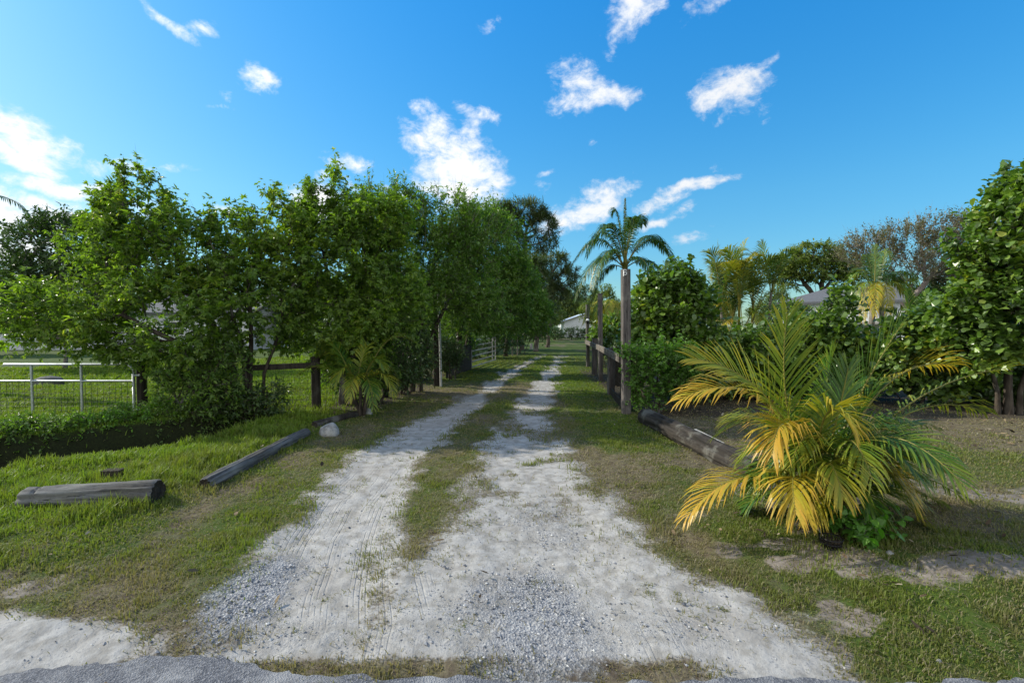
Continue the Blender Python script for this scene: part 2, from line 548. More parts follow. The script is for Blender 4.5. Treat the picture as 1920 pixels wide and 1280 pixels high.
spk = t.n('ShaderNodeTexVoronoi'); t.set(spk.inputs['Vector'], pos); spk.inputs['Scale'].default_value = 55
scol = t.mix(t.math('MULTIPLY', t.math('MULTIPLY', t.math('LESS_THAN', spk.outputs['Distance'], .28), t.rng(nm, .5, .62)), .55), scol, (.16, .16, .17))
dust = t.mix(t.rng(nf, .35, .65), (.15, .13, .105), (.27, .25, .22))
c = t.mix(soft(sA.outputs[0], .18, .55, .9), c, dust)
sf = soft(sA.outputs[0], .45, .80, 1.0)
c = t.mix(sf, c, scol)
vor = t.n('ShaderNodeTexVoronoi'); t.set(vor.inputs['Vector'], pos); vor.inputs['Scale'].default_value = 75
gcol = t.ramp(vor.outputs['Color'], [(0, (.10, .105, .125)), (.4, (.21, .22, .24)), (.7, (.32, .32, .33)), (1, (.48, .48, .46))])
gf = soft(sA.outputs[1], .35, .95, 1.1)
c = t.mix(t.math('MULTIPLY', gf, .8), c, gcol)
# ridges that tyres pressed into the sand
trx = t.math('ADD', sB.outputs[1], t.math('MULTIPLY', t.math('SUBTRACT', t.noise(pos, .9, 1), .5), .13))
lw_ = t.n('ShaderNodeCombineXYZ'); t.set(lw_.inputs[0], t.math('MULTIPLY', trx, 9.0)); t.set(lw_.inputs[1], t.math('MULTIPLY', sxyz.outputs[1], .5))
clus = t.rng(t.noise(lw_.outputs[0], 1.0, 2), .42, .56)
rid = t.math('SINE', t.math('MULTIPLY', t.math('ADD', trx, t.math('MULTIPLY', clus, .006)), 2 * math.pi / .034))
rid = t.math('MULTIPLY', t.math('MULTIPLY', t.rng(rid, .35, .95), clus), t.math('MULTIPLY', sB.outputs[2], t.rng(t.noise(pos, 4.0, 3), .30, .48)))
c = t.mix(t.math('MULTIPLY', rid, .20), c, (.22, .21, .20))
hgt = t.math('ADD', t.math('MULTIPLY', nf, .35), t.math('MULTIPLY', vor.outputs['Distance'], t.math('MULTIPLY', gf, .7)))
hgt = t.math('SUBTRACT', hgt, t.math('MULTIPLY', rid, .24))
hgt = t.math('ADD', hgt, t.math('MULTIPLY', nm, .7))
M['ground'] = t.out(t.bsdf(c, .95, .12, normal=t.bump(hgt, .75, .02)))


def ground_part(name, sel, kind='structure'):
    f = GF[sel]
    used, inv = np.unique(f, return_inverse=True)
    mb = MB().add(GV[used], inv.reshape(-1, 4))
    o = mb.build(name, M['ground'], smooth=True)
    for nm_, ch in (('zone_a', (sand, grav, green)), ('zone_b', (dirt, lat, trk))):
        a = o.data.attributes.new(nm_, 'FLOAT_COLOR', 'POINT')
        A = np.ones((len(used), 4), np.float32)
        for k in range(3): A[:, k] = ch[k].reshape(-1)[used]
        a.data.foreach_set('color', A.ravel())
    tag(o, kind=kind)
    return o


fc = GV[GF].mean(1)
mid = (np.interp(fc[:, 1], LY, LX) - np.interp(fc[:, 1], LY, LW) < fc[:, 0] + .02) & (fc[:, 0] - .02 < np.interp(fc[:, 1], RY, RX) + np.interp(fc[:, 1], RY, RW)) & (fc[:, 1] > 2.12) & (fc[:, 1] < 46)
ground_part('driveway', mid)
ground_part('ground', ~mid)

# the asphalt of the road at the photographer's feet
xs = axis(-4, 4, .025, -300, 300)
edge = np.interp(xs, [-4, -2.5, -2.1, -1.75, -1.35, -1.1, 0, 1.2, 4], [1.98, 2.0, 2.12, 2.19, 2.15, 2.075, 2.05, 2.04, 2.02]) + (fbm(xs, xs * 0, 3, 3) - .5) * .10 + (fbm(xs, xs * 0 + 3, 16, 2) - .5) * .05
rows = [(-7.0, 0), (0, .03), (1.5, .0), (1.9, -.006), (None, -.012), (None, -.06)]
V = []
for k, (yy, zz) in enumerate(rows):
    yv = edge + (.012 if k == 5 else 0) if yy is None else np.full_like(xs, yy)
    V.append(np.stack([xs, yv, np.full_like(xs, zz)], -1))
n_ = len(xs)
f = [[k * n_ + i, k * n_ + i + 1, (k + 1) * n_ + i + 1, (k + 1) * n_ + i] for k in range(5) for i in range(n_ - 1)]
t = NT('asphalt')
pos = t.pos()
v = t.n('ShaderNodeTexVoronoi'); t.set(v.inputs['Vector'], pos); v.inputs['Scale'].default_value = 130
nz = t.noise(pos, 4, 5, .65)
c = t.ramp(v.outputs['Color'], [(0, (.055, .058, .068)), (.5, (.11, .115, .13)), (1, (.24, .24, .25))])
c = t.mix(t.math('MULTIPLY', t.rng(nz, .42, .7), .7), c, (.33, .33, .33))
M['asphalt'] = t.out(t.bsdf(c, .9, .25, normal=t.bump(v.outputs['Distance'], .8, .006)))
tag(MB().add(np.concatenate(V), f).build('road', M['asphalt']), kind='structure')


# ------------------------------------------------------------------ grass, stones, straw: nobody could count these
def blades(name, n, dens, rmin, rmax, hfun, tintfun, wid=.0045, lie=.0, label='', cat='', amin=-66, amax=66, seed=1):
    r_ = np.random.default_rng(seed)
    N = n * 5
    r = np.exp(r_.uniform(math.log(rmin), math.log(rmax), N))
    a = np.radians(r_.uniform(amin, amax, N))
    x, y = r * np.sin(a), r * np.cos(a)
    k = r_.random(N) < dens(x, y)
    x, y, r = x[k][:n], y[k][:n], r[k][:n]
    N = len(x)
    h = hfun(x, y) * r_.uniform(.45, 1.25, N)
    w = wid * np.maximum(1, r / 3.5) * r_.uniform(.7, 1.3, N)
    az = r_.uniform(0, 2 * math.pi, N)
    lean = np.clip(np.abs(r_.normal(.45 + lie, .3, N)), .05, 1.5)
    d0 = np.stack([np.cos(az), np.sin(az), 0 * az], -1)
    s = np.stack([-np.sin(az + r_.uniform(-.7, .7, N)), np.cos(az), 0 * az], -1)
    base = np.stack([x, y, gz(x, y) - .006], -1)
    up = np.array([0, 0, 1.0])
    m = base + (d0 * np.sin(lean * .5)[:, None] + up * np.cos(lean * .5)[:, None]) * (h * .55)[:, None]
    t2 = np.clip(lean * 1.45, 0, 1.62)
    e = m + (d0 * np.sin(t2)[:, None] + up * np.cos(t2)[:, None]) * (h * .5)[:, None]
    s = s * w[:, None]
    V = np.stack([base - s * .8, base + s * .8, m + s * .7, m - s * .7, e], 1).reshape(-1, 3)
    b = np.arange(N)[:, None] * 5
    tint = np.repeat(tintfun(x, y) + r_.normal(0, .07, N), 5)
    mb = MB()
    mb.add(V, b + np.array([[0, 1, 2, 3]]), 0, np.clip(tint, 0, 1))
    mb.add(np.zeros((0, 3)), np.zeros((0, 3), int))
    mb.f.append(b + np.array([[3, 2, 4]])); mb.mi.append(np.zeros(N, int))
    return tag(mb.build(name, M['grass'], attr='tint'), label, cat, None, 'stuff')


def dens_grass(x, y):
    s, g, gr, d, _, _, e = zones(x, y)
    c = (1 - s) * (1 - .9 * g) * (1 - .8 * d) * (.35 + .65 * gr)
    c = c * (1 - .97 * sst(-.05, -.16, gz(x, y))) * (1 - .9 * sst(.25, .6, np.abs(gz(x, y + .08) - gz(x, y - .08)) / .16))
    return np.clip(c, 0, 1) * (y > 2.0)


def h_grass(x, y):
    s, g, gr, d, _, _, e = zones(x, y)
    lush = sst(-2.6, -3.6, x) * sst(3.0, 3.8, y)
    h = .018 + .026 * gr + .055 * lush - .03 * sst(-3.9, -4.6, x) * sst(4.2, 4.6, y) * sst(7.4, 6.6, y)
    h = h * np.where(y > 7.8, .8, 1)
    cl_ = fbm(x + 70, y, 4.2, 2)
    return h * (.35 + .8 * fbm(x, y, 3, 2) + .9 * sst(.5, .75, cl_))


def t_grass(x, y):
    s, g, gr, d, _, _, e = zones(x, y)
    lush = sst(-2.3, -3.6, x) * sst(2.9, 3.6, y)
    return np.clip(.10 + .62 * gr + .18 * lush + .55 * (fbm(x + 13, y - 8, 1.7, 3) - .5) + .3 * (fbm(x - 5, y, 7, 2) - .5), 0, 1)


blades('grass', 420000, dens_grass, 2.02, 26, h_grass, t_grass, .0032, label='short green and straw coloured grass covering the verges', cat='grass', seed=3)
blades('straw', 70000, lambda x, y: dens_grass(x, y) * .4 + .5 * (1 - zones(x, y)[2]) * (1 - zones(x, y)[0]) * (1 - zones(x, y)[1]) * (y > 2.2) + .02 * (y > 2.2), 2.2, 12,
       lambda x, y: .05 + 0 * x, lambda x, y: .02 + .16 * fbm(x, y, 8, 2), .0022, lie=.95, label='dry brown straw and grass clippings lying on the verges', cat='straw', seed=5)

# tufts that grow in the sand
r_ = np.random.default_rng(21)
tx, ty = [], []
while len(tx) < 190:
    x, y = r_.uniform(-2, 2.2), r_.uniform(2.25, 7)
    if zones(np.array([x]), np.array([y]))[0][0] > .45 and (r_.random() < .4 + .5 * (abs(x - .3) > .55)):
        tx.append(x); ty.append(y)
tx, ty = np.array(tx), np.array(ty)
mb = MB()
for x, y in zip(tx, ty):
    k = r_.integers(8, 40)
    sp = r_.uniform(.015, .06)
    for _ in range(k):
        bx, by = x + r_.normal(0, sp), y + r_.normal(0, sp * .7)
        az, ln, h = r_.uniform(0, 6.28), r_.uniform(.4, 1.35), r_.uniform(.015, .05)
        b = np.array([bx, by, float(gz(bx, by)) - .004])
        d = np.array([math.cos(az) * math.sin(ln), math.sin(az) * math.sin(ln), math.cos(ln)])
        s = np.array([-math.sin(az), math.cos(az), 0]) * .0022
        mb.add([b - s, b + s, b + d * h + np.array([0, 0, -.004])], [[0, 1, 2]], 0, r_.uniform(.1, .6))
tag(mb.build('sand_tufts', M['grass'], attr='tint'), 'small flat grass tufts scattered over the white sand', 'grass', None, 'stuff')

# loose gravel
r_ = np.random.default_rng(8)
N = 90000
x, y = r_.uniform(-2.4, 1.9, N), r_.uniform(2.1, 5.2, N)
s_, g_, *_ = zones(x, y)
k = r_.random(N) < (g_ ** 1.5 * .30 + .028 * s_) * sst(5.4, 3.0, y)
x, y = x[k], y[k]
N = len(x)
oc = np.array([[1, 0, 0], [0, 1, 0], [-1, 0, 0], [0, -1, 0], [.0, .0, .75], [0, 0, -.75]], float)
of = np.array([[0, 1, 4], [1, 2, 4], [2, 3, 4], [3, 0, 4], [1, 0, 5], [2, 1, 5], [3, 2, 5], [0, 3, 5]])
sz = np.clip(r_.lognormal(-5.3, .42, N), .0022, .013)
V = oc[None] * (1 + r_.uniform(-.35, .35, (N, 6, 3))) * sz[:, None, None] * np.array([1, 1, .75])
a = r_.uniform(0, 6.28, N)
ca, sa = np.cos(a)[:, None], np.sin(a)[:, None]
V = np.stack([V[..., 0] * ca - V[..., 1] * sa, V[..., 0] * sa + V[..., 1] * ca, V[..., 2]], -1)
V += np.stack([x, y, gz(x, y) + sz * .35], -1)[:, None]
mb = MB().add(V.reshape(-1, 3), (of[None] + (np.arange(N) * 6)[:, None, None]).reshape(-1, 3))
tag(mb.build('gravel', M['stones']), 'loose grey gravel spread over the mouth of the driveway', 'gravel', None, 'stuff')

# ------------------------------------------------------------------ trees
def skeleton(pts, stems, r_, turn=.35):
    """join the points of a crown to the stems, nearest first; returns nodes, parents"""
    cap = 60000
    P, par, dep = np.zeros((cap, 3)), np.full(cap, -1), np.zeros(cap)
    m = 0
    for st in stems:
        prev = -1
        for q in st:
            P[m] = q
            par[m] = prev
            if prev >= 0: dep[m] = dep[prev] + np.linalg.norm(P[m] - P[prev])
            prev = m
            m += 1
    top = np.mean([st[-1] for st in stems], axis=0)
    order = np.argsort(np.linalg.norm(pts - top, axis=1))
    tips = []
    for k in order:
        q = pts[k]
        d = np.linalg.norm(P[:m] - q, axis=1)
        cost = d + .28 * dep[:m] + np.where(P[:m, 2] > q[2] + .2, .8 * d, 0)
        j = int(np.argmin(cost))
        seg = max(1, int(d[j] / .45))
        prev, a = j, P[j].copy()
        pd = a - P[par[j]] if par[j] >= 0 else q - a
        pd = nrm(pd) * d[j] * turn
        for s in range(1, seg + 1):
            u = s / seg
            p = (1 - u) ** 2 * a + 2 * u * (1 - u) * (a + pd * .6 + (q - a) * .3) + u * u * q
            if s < seg: p = p + r_.normal(0, .03, 3)
            P[m] = p
            par[m] = prev
            dep[m] = dep[prev] + np.linalg.norm(p - P[prev])
            prev = m
            m += 1
        tips.append(prev)
    return P[:m], par[:m], np.array(tips, int)


def limbs(mb, P, par, rtip, rbase, power=.42, mat=0, sides=5):
    n = len(P)
    cnt = np.ones(n)
    for i in range(n - 1, -1, -1):
        if par[i] >= 0: cnt[par[i]] += cnt[i]
    rr = cnt ** power
    rr = rtip + (rr - 1) / max(rr.max() - 1, 1e-6) * (rbase - rtip)
    kids = [[] for _ in range(n)]
    roots = []
    for i in range(n):
        (kids[par[i]] if par[i] >= 0 else roots).append(i)
    stack = [(r, None) for r in roots]
    while stack:
        i, frm = stack.pop()
        ch = [] if frm is None else [frm]
        c = i
        while True:
            ch.append(c)
            if not kids[c]: break
            kk = sorted(kids[c], key=lambda q: -cnt[q])
            for o in kk[1:]: stack.append((o, c))
            c = kk[0]
        if len(ch) > 1:
            rad_ = rr[ch].copy()
            if frm is not None: rad_[0] = min(rad_[0], rad_[1] * 1.25)
            if frm is None and P[ch[0]][2] < .4: rad_[0] *= 1.35
            tube(mb, P[ch], rad_, sides if rad_.max() > .02 else 4, mat, caps=False)


LEAF = {
    'lance': (np.array([[0, 0], [.42, .5], [1, 0], [.42, -.5]]), [[0, 3, 2, 1]]),
    'round': (np.array([[0, 0], [.25, .36], [.68, .5], [1, .16], [1, -.16], [.68, -.5], [.25, -.36]]), [[0, 6, 5, 4, 3, 2, 1]]),
    'oval': (np.array([[0, 0], [.3, .42], [.7, .38], [1, 0], [.7, -.38], [.3, -.42]]), [[0, 5, 4, 3, 2, 1]]),
    'needle': (np.array([[0, .5], [1, .2], [1, -.2], [0, -.5]]), [[0, 3, 2, 1]]),
}


def put_leaves(mb, pos, d, nrml, L, Wd, kind='lance', fold=.18, droop=.15, mat=0):
    sh, fc = LEAF[kind]
    d = nrm(d)
    s = nrm(np.cross(d, nrml))
    n = np.cross(s, d)
    L = np.broadcast_to(L, (len(pos),))[:, None, None]
    Wd = np.broadcast_to(Wd, (len(pos),))[:, None, None]
    u = sh[:, 0][None, :, None]
    v = sh[:, 1][None, :, None]
    V = pos[:, None] + d[:, None] * u * L + s[:, None] * v * Wd + n[:, None] * (np.abs(v) * Wd * fold * 2 - droop * u * u * L)
    k = len(sh)
    f = np.arange(len(pos))[:, None] * k + np.array(fc[0])[None]
    mb.add(V.reshape(-1, 3), f, mat)


def crown_mesh(tips, out, r_, twigs, twig_len, per, L, Wd, kind, palm=0, up=.35, hang=.25, twig_mat=1, jit=.9, mb=None, twig_r=.0035):
    """sprays of leaves on twigs at every branch end"""
    mb = mb or MB()
    T = len(tips)
    tp = np.repeat(tips, twigs, 0)
    td = np.repeat(out, twigs, 0) * .7 + r_.normal(0, jit * .6, (T * twigs, 3)) + np.array([0, 0, up])
    td = nrm(td)
    tl = twig_len * r_.uniform(.5, 1.25, T * twigs)
    # twigs as thin three-sided rods
    d = td
    s = nrm(np.cross(d, r_.normal(0, 1, d.shape)))
    u = np.cross(s, d)
    w = twig_r
    end = tp + d * tl[:, None] + np.array([0, 0, -1.0]) * (tl ** 2 * hang * .5)[:, None]
    ring = [tp + w * (math.cos(a) * s + math.sin(a) * u) for a in (0, 2.1, 4.2)]
    V = np.stack(ring + [end], 1).reshape(-1, 3)
    b = np.arange(len(tp))[:, None] * 4
    for tri in ([0, 1, 3], [1, 2, 3], [2, 0, 3]):
        pass
    mb.add(V, (b[:, None] + np.array([[0, 1, 3], [1, 2, 3], [2, 0, 3]])[None]).reshape(-1, 3), twig_mat)
    f = np.tile(np.linspace(.12, 1, per), len(tp))
    f = np.clip(f + r_.uniform(-.06, .06, len(f)), .03, 1)
    i = np.repeat(np.arange(len(tp)), per)
    pos = tp[i] + td[i] * (tl[i] * f)[:, None] + np.array([0, 0, -1.0]) * (tl[i] ** 2 * f * f * hang * .5)[:, None]
    ld = nrm(td[i] * .55 + r_.normal(0, .75, (len(i), 3)) + np.array([0, 0, -hang]))
    n0 = nrm(np.array([0, 0, 1.0]) + r_.normal(0, .45, (len(i), 3)))
    Ls = L * np.clip(r_.lognormal(-.12, .32, len(i)), .4, 1.5)
    if palm:
        s = nrm(np.cross(ld, n0))
        for a in np.linspace(-1.25, 1.25, palm):
            dd = nrm(ld * math.cos(a) + s * math.sin(a) + np.array([0, 0, -.25]) + r_.normal(0, .15, ld.shape))
            put_leaves(mb, pos + ld * .02, dd, n0, Ls * (1 - .25 * abs(a)), Ls * (Wd / L), kind)
    else:
        put_leaves(mb, pos, ld, n0, Ls, Ls * (Wd / L), kind)
    return mb


def blob_points(blobs, n, r_, zmin=.3, shell=.45):
    """points spread through the lobes of a crown, more of them near its outside"""
    B = np.array([b[:6] for b in blobs], float)
    vol = (B[:, 3] * B[:, 4] * B[:, 5]) ** .8
    cnt = np.maximum(3, np.round(n * vol / vol.sum()).astype(int))
    P, O = [], []
    cen = np.average(B[:, :3], axis=0, weights=vol) - np.array([0, 0, .35 * B[:, 5].max()])
    for b, c in zip(B, cnt):
        d = nrm(r_.normal(0, 1, (c, 3)))
        rr = r_.random(c) ** (1 / 3) * (1 - shell) + shell * r_.uniform(.75, 1.0, c)
        p = b[:3] + d * rr[:, None] * b[3:6]
        P.append(p)
        O.append(nrm(nrm(p - cen) * .8 + d * .5))
    P, O = np.concatenate(P), np.concatenate(O)
    k = P[:, 2] > zmin
    return P[k], O[k]


def pxb(d, lst, ry=.8):
    """crown lobes given as they appear in the photograph: (px, py, rx, rz[, nearer/farther, depth radius])"""
    o = []
    for b in lst:
        dd = d + (b[4] if len(b) > 4 else 0)
        c = W(b[0], b[1], dd)
        rx, rz = b[2] / F * dd, b[3] / F * dd
        o.append((c[0], c[1], c[2], rx, b[5] if len(b) > 5 else max(.35, ry * (rx + rz) / 2), rz))
    return o


def tree(name, label, cat, base, stems, blobs, n, lm, bark, seed, group=None, rbase=.1, rtip=.006, twigs=3, twig_len=.35, per=7, L=.09, Wd=.035, kind='lance',
         palm=0, up=.35, hang=.25, zmin=.3, shell=.45, trunk_name='trunk', crown_name='crown', sides=7, jit=.9, turn=.35, power=.6, shoots=0, shoot_len=.7, bare=0, bare_len=.5):
    r_ = np.random.default_rng(seed)
    base = np.asarray(base, float)
    o = thing(name, label, cat, base, group)
    pts, out = blob_points(blobs, n, r_, zmin, shell)
    st = []
    for s in stems:
        s = [np.asarray(q, float) for q in s]
        fine_ = []
        for a, b in zip(s[:-1], s[1:]):
            k = max(2, int(np.linalg.norm(b - a) / .35))
            for u in np.linspace(0, 1, k, endpoint=False):
                fine_.append(a + (b - a) * u + (r_.normal(0, .025, 3) if u > 0 else 0))
        fine_.append(s[-1])
        st.append(fine_)
    P, par, tips = skeleton(pts, st, r_, turn)
    mb = MB()
    limbs(mb, P, par, rtip, rbase, power, 0, sides)
    mb.build(trunk_name, M[bark], o, smooth=True)
    outs = nrm(P[tips] - P[par[tips]]) * .5
    order = np.argsort(np.linalg.norm(pts - np.mean([s[-1] for s in st], axis=0), axis=1))
    outs = nrm(outs + out[order])
    cm = crown_mesh(P[tips], outs, r_, twigs, twig_len, per, L, Wd, kind, palm, up, hang, 1, jit)
    if bare:
        kk = r_.choice(len(tips), min(bare, len(tips)), replace=False)
        crown_mesh(P[tips][kk], nrm(outs[kk] * .6 + r_.normal(0, .5, (len(kk), 3)) + [0, 0, .5]), r_, 2, bare_len, 1, .02, .008, kind, 0, .5, .1, 2, .35, cm, .005 if bare_len < 1 else .012)
    if shoots:
        top = P[tips][:, 2] + r_.normal(0, .12, len(tips))
        kk = np.argsort(-top)[:max(shoots * 2, 1)]
        kk = r_.choice(kk, min(shoots, len(kk)), replace=False)
        so_ = nrm(outs[kk] * [.5, .5, .2] + r_.normal(0, .25, (len(kk), 3)) + [0, 0, 1.1])
        crown_mesh(P[tips][kk], so_, r_, 1, shoot_len, 11, L, Wd, kind, palm, 1.2, .05, 1, .12, cm, .005)
    cm.build(crown_name, [M[lm], M[bark], M['twig_grey']], o)
    return o


def copy_tree(o, loc, rz, sc, label=None, group=None):
    c = o.copy(); COL.objects.link(c)
    c.location, c.rotation_euler, c.scale = [float(q) for q in loc], (0, 0, rz), (sc, sc, sc) if not hasattr(sc, '__len__') else sc
    if label: c['label'] = label
    if group: c['group'] = group
    for ch in o.children:
        d = ch.copy(); COL.objects.link(d); d.parent = c
    return c


def gp(px, d):
    """a point on the ground at column px, d metres ahead"""
    p = W(px, CY, d)
    return np.array([p[0], d, float(gz(p[0], d)) - .03])


TR = 'trees along the left side of the driveway'
# the spreading many-stemmed tree over the ditch
b = gp(455, 8.2)
tree('spreading_tree', 'many stemmed spreading tree with drooping palmate leaves, beside the wire gate', 'tree', b,
     [[b + [-.10, 0, 0], W(440, 700, 8.2), W(395, 600, 8.1), W(350, 500, 8.1)], [b + [.12, .1, 0], W(470, 690, 8.3), W(470, 590, 8.3), W(455, 480, 8.3)],
      [b + [-.3, -.1, 0], W(415, 720, 8.0), W(330, 640, 7.7), W(230, 590, 7.5)], [b + [.25, .05, 0], W(495, 700, 8.2), W(530, 600, 8.3)], [b + [.02, -.15, 0], W(462, 720, 8.0), W(452, 640, 7.9), W(430, 560, 7.9)]],
     pxb(8.2, [(250, 400, 60, 62), (205, 462, 100, 55), (300, 480, 125, 85), (410, 480, 110, 75), (140, 585, 130, 55, -.6), (310, 600, 150, 80, -.5), (470, 575, 110, 90), (75, 570, 62, 38, -.7), (515, 430, 50, 50),
               (252, 352, 24, 28), (185, 378, 36, 14), (512, 385, 20, 32), (440, 412, 30, 24), (150, 640, 110, 22, -.7), (335, 664, 100, 28, -.6), (560, 520, 40, 60), (525, 495, 48, 60), (455, 520, 60, 60, .3)]),
     860, 'leaf_left', 'bark', 31, TR, .06, .004, 4, .34, 5, .092, .034, 'lance', 5, .3, .35, .9, shoots=60, shoot_len=.32, bare=40)
# the second and third trees of the row
b = gp(640, 9.0)
tree('slender_tree', 'slender leaning tree with tall leafy shoots, behind the small palm', 'tree', b,
     [[b, W(645, 680, 9), W(650, 600, 9), W(690, 520, 9)], [b + [.15, .1, 0], W(665, 680, 9), W(630, 560, 9), W(600, 450, 9)]],
     pxb(9.0, [(600, 430, 62, 45), (650, 480, 85, 85), (700, 425, 80, 55), (625, 600, 95, 70), (632, 355, 12, 28), (588, 385, 20, 28), (560, 450, 30, 40), (720, 560, 70, 80), (660, 640, 60, 40, -.2)]),
     720, 'leaf_left', 'bark', 32, TR, .055, .004, 4, .34, 6, .088, .033, 'lance', 4, .4, .3, 1.0, shoots=40, shoot_len=.38)
b = gp(772, 11.2)
tree('bushy_tree', 'dense bushy tree with many thin bare inner twigs, behind the pale pipe', 'tree', b,
     [[b, W(782, 640, 11.2), W(798, 560, 11.2), W(820, 470, 11.2)], [b + [.2, .1, 0], W(800, 640, 11.2), W(850, 550, 11.3), W(880, 480, 11.4)], [b + [-.2, .1, 0], W(770, 660, 11.2), W(740, 560, 11), W(720, 470, 11)]],
     pxb(11.2, [(742, 400, 75, 42), (820, 412, 88, 48), (780, 500, 115, 80), (850, 510, 90, 80), (700, 560, 80, 60), (752, 600, 62, 45), (902, 582, 46, 40), (720, 362, 40, 14), (690, 450, 50, 60), (900, 440, 50, 50)]),
     950, 'leaf_row', 'bark', 33, TR, .06, .005, 5, .38, 9, .095, .034, 'lance', 0, .35, .25, 1.0, shoots=60, shoot_len=.38, bare=110, bare_len=.8)
b = gp(858, 16.2)
tree('bushy_tree', 'dark leafy tree overhanging the open bar gate', 'tree', b,
     [[b, W(862, 620, 16), W(880, 540, 15.5), W(895, 470, 15.5)], [b + [.1, .3, 0], W(880, 610, 16.6), W(930, 540, 15.7)]],
     pxb(15.5, [(880, 440, 70, 52), (925, 475, 68, 68), (900, 545, 90, 62), (958, 540, 48, 62), (870, 592, 80, 34), (940, 596, 60, 28), (905, 415, 36, 24)]),
     760, 'leaf_row', 'bark', 34, TR, .09, .007, 5, .44, 9, .12, .044, 'lance', 0, .35, .25, 1.2, shoots=30, shoot_len=.7)
b = gp(948, 25)
tree('bushy_tree', 'deep shaded tree past the open gate where the driveway bends', 'tree', b,
     [[b, W(955, 600, 24), W(960, 540, 22)]],
     pxb(21, [(955, 530, 48, 52), (980, 575, 44, 42), (935, 590, 60, 34), (1000, 595, 30, 30)]),
     480, 'leaf_row', 'bark', 35, TR, .11, .008, 5, .5, 9, .15, .055, 'lance', 0, .35, .25, 1.0)
# dark tree on the lawn at the far left
b = gp(120, 17)
tree('lawn_tree', 'dark green tree with a pale thick trunk on the left lawn', 'tree', b,
     [[b, W(124, 655, 17), W(128, 600, 17), W(140, 520, 17)], [W(126, 640, 17), W(100, 580, 17), W(70, 530, 17)]],
     pxb(17, [(120, 475, 100, 62), (62, 530, 85, 52), (175, 545, 100, 55), (105, 430, 48, 26), (20, 560, 70, 50), (70, 590, 110, 30), (215, 480, 60, 50)]),
     640, 'leaf_dark', 'bark_pale', 36, None, .28, .010, 5, .5, 9, .17, .06, 'lance', 0, .3, .3, 1.4)

# undergrowth: one bush of each leaf, then copies along both fences
def bush(name, label, cat, px, d, lobes, n, lm, seed, group=None, **k):
    b = gp(px, d)
    bl = pxb(d, lobes)
    top = max(q[2] for q in bl)
    r_ = np.random.default_rng(seed + 500)
    st = []
    for i in range(k.pop('nst', 4)):
        q = bl[i % len(bl)]
        a = b + np.array([(q[0] - b[0]) * .25 + r_.uniform(-.08, .08), r_.uniform(-.08, .08), 0])
        st.append([a, (a + np.array(q[:3])) / 2 + [0, 0, -.1], np.array(q[:3])])
    kw = dict(rbase=.03, rtip=.004, twigs=3, twig_len=.22, per=6, L=.07, Wd=.03, zmin=.05, trunk_name='stem', crown_name='foliage', sides=5)
    kw.update(k)
    return tree(name, label, cat, b, st, bl, n, lm, kw.pop('bark', 'bark'), seed, group, **kw)


US = 'dark undergrowth along the left fence'
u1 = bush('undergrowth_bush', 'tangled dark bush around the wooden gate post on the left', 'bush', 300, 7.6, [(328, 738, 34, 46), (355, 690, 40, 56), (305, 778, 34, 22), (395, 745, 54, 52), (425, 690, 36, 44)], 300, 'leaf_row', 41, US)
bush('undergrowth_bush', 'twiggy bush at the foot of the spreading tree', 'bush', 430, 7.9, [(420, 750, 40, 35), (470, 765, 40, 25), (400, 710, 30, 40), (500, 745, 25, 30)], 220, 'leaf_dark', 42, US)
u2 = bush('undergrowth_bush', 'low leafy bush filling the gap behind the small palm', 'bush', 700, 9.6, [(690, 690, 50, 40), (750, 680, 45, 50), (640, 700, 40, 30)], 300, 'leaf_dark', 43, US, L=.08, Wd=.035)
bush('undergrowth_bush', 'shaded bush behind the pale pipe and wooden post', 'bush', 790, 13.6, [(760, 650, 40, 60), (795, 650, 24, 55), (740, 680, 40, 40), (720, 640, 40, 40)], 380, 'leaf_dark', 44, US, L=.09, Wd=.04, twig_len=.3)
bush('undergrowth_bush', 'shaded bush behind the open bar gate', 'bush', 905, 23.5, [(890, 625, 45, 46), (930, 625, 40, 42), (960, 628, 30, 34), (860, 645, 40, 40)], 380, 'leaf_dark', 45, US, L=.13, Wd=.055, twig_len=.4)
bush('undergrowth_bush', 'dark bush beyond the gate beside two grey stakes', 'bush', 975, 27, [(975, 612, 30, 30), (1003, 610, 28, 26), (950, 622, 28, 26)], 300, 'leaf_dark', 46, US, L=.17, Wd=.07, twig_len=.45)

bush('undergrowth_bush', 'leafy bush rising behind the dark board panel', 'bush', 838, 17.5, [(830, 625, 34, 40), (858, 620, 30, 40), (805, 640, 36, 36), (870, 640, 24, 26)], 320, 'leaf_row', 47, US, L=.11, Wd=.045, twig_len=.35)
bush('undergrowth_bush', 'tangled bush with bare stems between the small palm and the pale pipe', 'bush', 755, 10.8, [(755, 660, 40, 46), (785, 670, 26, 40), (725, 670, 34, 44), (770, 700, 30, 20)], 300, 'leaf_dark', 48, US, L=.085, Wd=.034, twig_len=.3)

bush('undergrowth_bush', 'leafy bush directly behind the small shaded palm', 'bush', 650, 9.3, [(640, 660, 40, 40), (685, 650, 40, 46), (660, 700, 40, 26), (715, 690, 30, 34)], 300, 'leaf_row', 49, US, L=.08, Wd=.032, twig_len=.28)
bush('undergrowth_bush', 'low leafy bush at the foot of the dark board panel', 'bush', 846, 13.9, [(842, 676, 20, 18), (856, 664, 16, 22), (834, 660, 12, 26)], 130, 'leaf_dark', 50, US, L=.085, Wd=.036, twig_len=.22)

